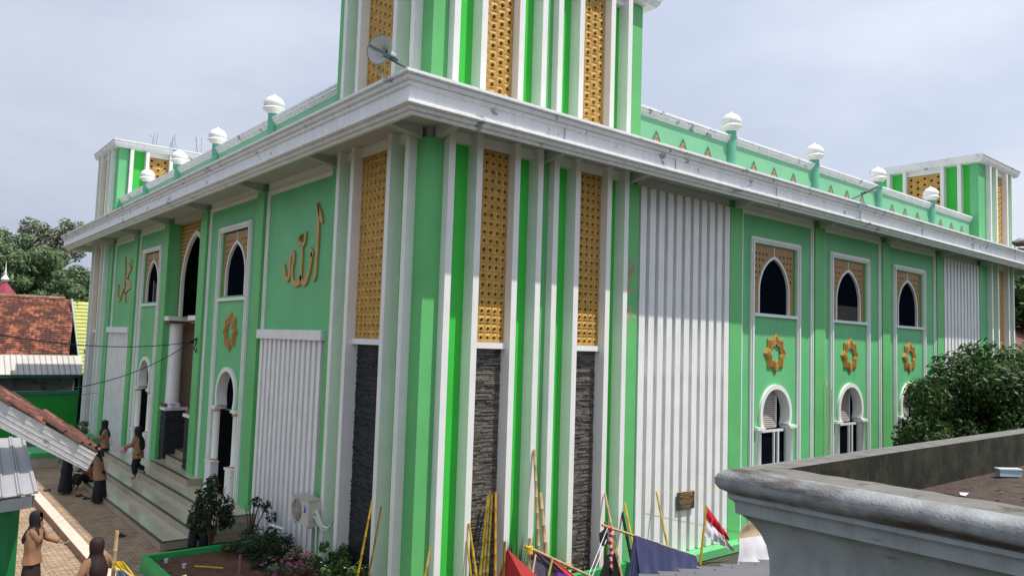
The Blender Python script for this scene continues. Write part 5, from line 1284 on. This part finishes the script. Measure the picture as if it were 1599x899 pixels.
pole('yellow_pole',[(8.62,11.22,.3),(8.60,11.48,1.45)],.025,YBAM,'short yellow pole beside the left leaning one','yellow poles leaning on the mosque')
for k,(x0,x1,zt,m,l) in enumerate(((8.62,9.16,2.20,OBAM,'leftmost olive pole of the bundle on the stone panel'),(8.74,9.20,2.26,OBAM,'middle olive pole of the bundle on the stone panel'),(8.86,9.26,2.20,OBAM,'third olive pole of the bundle on the stone panel'),(9.12,9.35,2.22,mat('orange_pole',(0.50,0.23,0.02),0.45,.1),'orange pole at the right of the bundle on the stone panel'))):
    pole('bamboo_pole',[(x0,11.15+.03*k,.3),(x1,11.62,zt)],.034,m,l,'bundle of poles leaning on the stone panel')
pole('bamboo_pole',[(10.08,11.05,.3),(10.18,11.46,3.0)],.045,BAMB,'tall tan bamboo pole leaning between the fins','tan bamboo poles between the fins')
pole('bamboo_pole',[(10.28,11.0,.3),(10.38,11.47,2.14)],.055,BAMB,'thicker shorter tan bamboo pole right of the tall one','tan bamboo poles between the fins')
pole('bamboo_pole',[(11.62,10.6,.3),(11.98,11.45,2.0)][::1],.04,BAMB,'tan bamboo pole leaning against the fin above the knot','tan bamboo poles between the fins') if False else pole('bamboo_pole',[(12.02,10.7,.3),(12.25,11.46,1.93)],.04,BAMB,'tan bamboo pole leaning against a fin right of the second stone panel','tan bamboo poles between the fins')
pole('yellow_pole',[(12.60,10.75,.3),(12.93,11.5,1.66)],.035,YBAM,'yellow pole leaning left on the green strip beside the slats','yellow poles leaning on the mosque')
pole('black_pole',[(12.52,10.8,.3),(12.88,11.52,1.45)],.05,BLK,'black pole just behind the yellow one by the slats',None)
pole('yellow_pole',[(14.02,11.05,.3),(14.14,11.60,1.76)],.035,YBAM,'yellow pole leaning in front of the white slats left of the plaque','yellow poles leaning on the mosque')
# flag
pole('flag_pole',[(15.03,11.0,.1),(15.24,11.0,1.43)],.035,YBAM,'short yellow pole carrying the red and white flag',None,nodes=False)
fl = empty('flag',(15.25,11.0,.9),'red over white flag drooping from the short yellow pole','flag')
def fpart(name,a,b,c,d,m,s):
    o=cloth(name,(a,b,c,d),m,None,None,.06,3,26,.004); link(o,fl)
fpart('red_band',(15.26,10.98,1.40),(16.08,10.98,.66),(16.12,11.0,.50),(15.23,10.98,1.10),mat('flag_red',(0.55,0.015,0.035),0.7),3)
fpart('white_band',(15.23,10.979,1.10),(16.12,11.0,.50),(16.40,11.02,.20),(15.20,10.98,.74),mat('flag_white',(0.72,0.70,0.74),0.7),3)
# beige and white cloth heap beside the parapet
cloth('beige_cloth',[(16.0,10.5,1.0),(16.7,10.4,1.15),(16.95,10.3,.62),(15.8,10.55,.62)],mat('beige_canvas',(0.46,0.36,0.23),0.85,0.1),'crumpled beige canvas behind the concrete parapet corner','canvas',.08,5)
cloth('white_cloth',[(15.75,10.45,.72),(16.95,10.25,.70),(16.9,10.1,.1),(15.65,10.4,.1)],mat('flag_white',(0,0,0)),'white cloth hanging below the beige canvas','cloth',.05,6)
# tents
RED = mat('red_tent_fabric',(0.62,0.07,0.07),0.65,0.08); GREYT = mat('dark_grey_tarpaulin',(0.055,0.05,0.075),0.5,0.15,6,0.3); NAVY = mat('navy_tarpaulin',(0.026,0.030,0.085),0.55,0.15,5,0.3); PURP = mat('purple_fabric',(0.16,0.02,0.28),0.6,.1)
tn = empty('red_tent',(8.2,9.4,0),'pointed red tent at the bottom edge in front of the sunlit tower','tent')
ap = (8.0,9.6,1.80)
link(cloth('tent_side',[ap,ap,(9.35,9.75,.75),(8.15,8.7,.75)],RED,None,None,.045,2,30),tn)
link(cloth('tent_side',[ap,ap,(8.15,8.7,.75),(7.85,9.9,.6)],RED,None,None,.03,3,30),tn)
pole('tent_pole',[(7.93,9.62,0),(7.95,9.60,1.92)],.035,OBAM,'short olive pole at the tip of the red tent',None)
tg = empty('grey_tent',(9.3,10,0),'dark grey tarpaulin tent with a red edge beside the red tent','tent')
link(cloth('tent_side',[(8.84,10.02,1.54),(9.05,10.0,1.50),(10.25,9.9,.60),(8.75,9.6,.75)],GREYT,None,None,.06,7,30),tg)
link(cloth('edge_band',[(9.05,9.99,1.50),(9.14,9.99,1.50),(10.38,9.88,.62),(10.2,9.88,.62)],RED,None,None,.01,8,8),tg)
link(cloth('tent_flap',[(9.35,9.86,1.15),(9.62,9.86,1.05),(10.1,9.8,.6),(9.45,9.78,.6)],PURP,None,None,.03,9,8),tg)
pole('tent_pole',[(8.72,9.92,0),(8.75,9.9,1.80)],.045,BAMB,'upright bamboo pole with yellow rope beside the snake plant',None)
pole('tent_pole',[(8.66,9.93,1.68),(10.75,9.75,.66)],.032,BAMB,'sloping tan bamboo pole tied to the upright pole by the snake plant',None)
pole('tent_pole',[(8.95,9.80,.6),(9.22,9.82,1.42)],.03,mat('pale_green_bamboo',(0.42,0.40,0.10),.5,.1),'short pale green bamboo leaning on the grey tent',None)
pole('tent_pole',[(8.62,9.7,1.1),(8.86,9.86,1.52)],.022,BAMB,'thin brown stick crossing under the yellow rope',None)
rp_=MB()
for k in range(6): rp_.lathe((8.74,9.9,1.54+k*.022),[(.055,0),(.066,.01),(.055,.02)],12)
tag(obj('yellow_rope',rp_,mat('yellow_rope',(0.62,0.42,0.02),.6)),'yellow rope lashed round the upright bamboo pole','rope')
nt_ = empty('navy_tent',(12.2,10,0),'navy blue tarpaulin tent with a sloping ridge pole','tent')
link(cloth('tent_side',[(11.55,10.0,1.45),(13.5,10.0,.76),(13.1,9.3,.05),(11.1,9.3,.25)],NAVY,None,None,.065,11,40),nt_)
link(cloth('tent_flap',[(11.52,10.0,1.45),(11.56,10.0,1.45),(11.2,9.4,.2),(10.95,9.7,.3)],NAVY,None,None,.05,12,30),nt_)
pole('ridge_pole',[(10.95,10.3,1.66),(13.55,10.02,.74)],.032,BAMB,'sloping ridge pole along the top of the navy tent',None)
pole('tent_pole',[(11.08,10.32,0),(11.04,10.3,1.72)],.035,OBAM,'upright pole holding the knotted rope left of the navy tent',None)
cloth('black_cloth',[(10.98,10.22,1.10),(11.24,10.22,1.12),(11.42,10.15,.45),(10.68,10.15,.45)],BLK,'black cloth hanging from the upright pole beside the navy tent','cloth',.05,13)
cloth('black_cloth',[(10.82,10.26,1.52),(11.02,10.26,1.62),(11.02,10.2,1.32),(10.86,10.2,1.30)],BLK,'small black bundle tied beside the knot of the upright pole','cloth',.04,14)
cloth('yellow_cloth',[(11.2,10.32,1.45),(11.36,10.32,1.42),(11.44,10.3,.95),(11.26,10.3,1.0)],mat('pale_yellow_cloth',(0.55,0.48,0.20),.8,.1),'pale yellow cloth hanging right of the knot','cloth',.03,15)
kn=MB(); 
for k in range(14):
    z=1.60-k*.055; 
kn_e = empty('striped_scarf',(11.1,10.2,1.2),'red and white striped scarf hanging from the knot on the upright pole','scarf')
for k in range(13):
    z=1.62-k*.062; x=11.06+.02*math.sin(k*1.1)+k*.004
    o=MB().tube([(x,10.19,z),(x+.012,10.185,z-.068)],[.042-.0012*k,.040-.0012*k],8); obj('scarf_band',o,mat('flag_red',(0,0,0)) if k%2==0 else mat('flag_white',(0,0,0)),kn_e,smooth=True)
kk=MB(); 
for a in range(5): kk.tube([(11.0+.03*a,10.26,1.50+.03*(a%2)),(11.05,10.20,1.58),(11.12,10.28,1.52+.02*a)],.014,6)
obj('knot',kk,mat('flag_white',(0,0,0)),kn_e,smooth=True)
gy=MB(); gy.tube([(11.05,10.25,1.6),(10.2,10.0,.72)],.008,5)
tag(obj('guy_line',gy,mat('flag_white',(0,0,0))),'upper white guy line running down left from the knot','rope','guy lines of the navy tent')
gy=MB(); gy.tube([(11.1,10.25,1.5),(10.28,10.0,.66)],.008,5)
tag(obj('guy_line',gy,mat('flag_white',(0,0,0))),'lower white guy line running down left from the knot','rope','guy lines of the navy tent')
yl=MB(); yl.tube(cable((13.95,11.5,1.78),(18.5,11.2,1.55),.03),.004,4)
tag(obj('yellow_string',yl,mat('yellow_rope',(0,0,0)),None),'thin yellow string stretched across the white slats','string')
# bottom left pole with yellow tie and blue sheet
pole('tent_pole',[(3.10,13.6,0),(3.17,13.72,1.86)],.045,BAMB,'upright bamboo pole with a yellow tie at the bottom left','',nodes=True)
pole('tent_pole',[(3.14,13.62,1.36),(3.75,12.9,.85)],.03,BAMB,'bamboo pole sloping right from the yellow tie at the bottom left','')
cloth('yellow_tie',[(3.10,13.58,1.42),(3.24,13.5,1.42),(3.45,13.35,1.12),(3.12,13.56,1.34)],mat('yellow_rope',(0,0,0)),'yellow cloth tie round the bottom left bamboo pole','cloth',.02,21)
cloth('blue_sheet',[(3.16,13.45,1.30),(3.22,13.4,1.30),(3.9,12.6,.5),(2.85,13.3,.5)],mat('blue_grey_sheet',(0.05,0.08,0.13),.6,.2),'blue grey sheet hanging from the bottom left bamboo pole','sheet',.05,22)
pole('timber_stick',[(3.55,13.2,1.0),(4.35,13.9,.9)],.035,mat('pale_timber',(0.52,0.40,0.30),.8,.1),'pale timber stick at the bottom edge left of the green kerb','',nodes=False)
pole('timber_stick',[(3.7,13.1,.95),(4.5,13.55,.85)],.03,mat('pale_timber',(0,0,0)),'lower pale timber stick at the bottom edge left of the green kerb','',nodes=False)
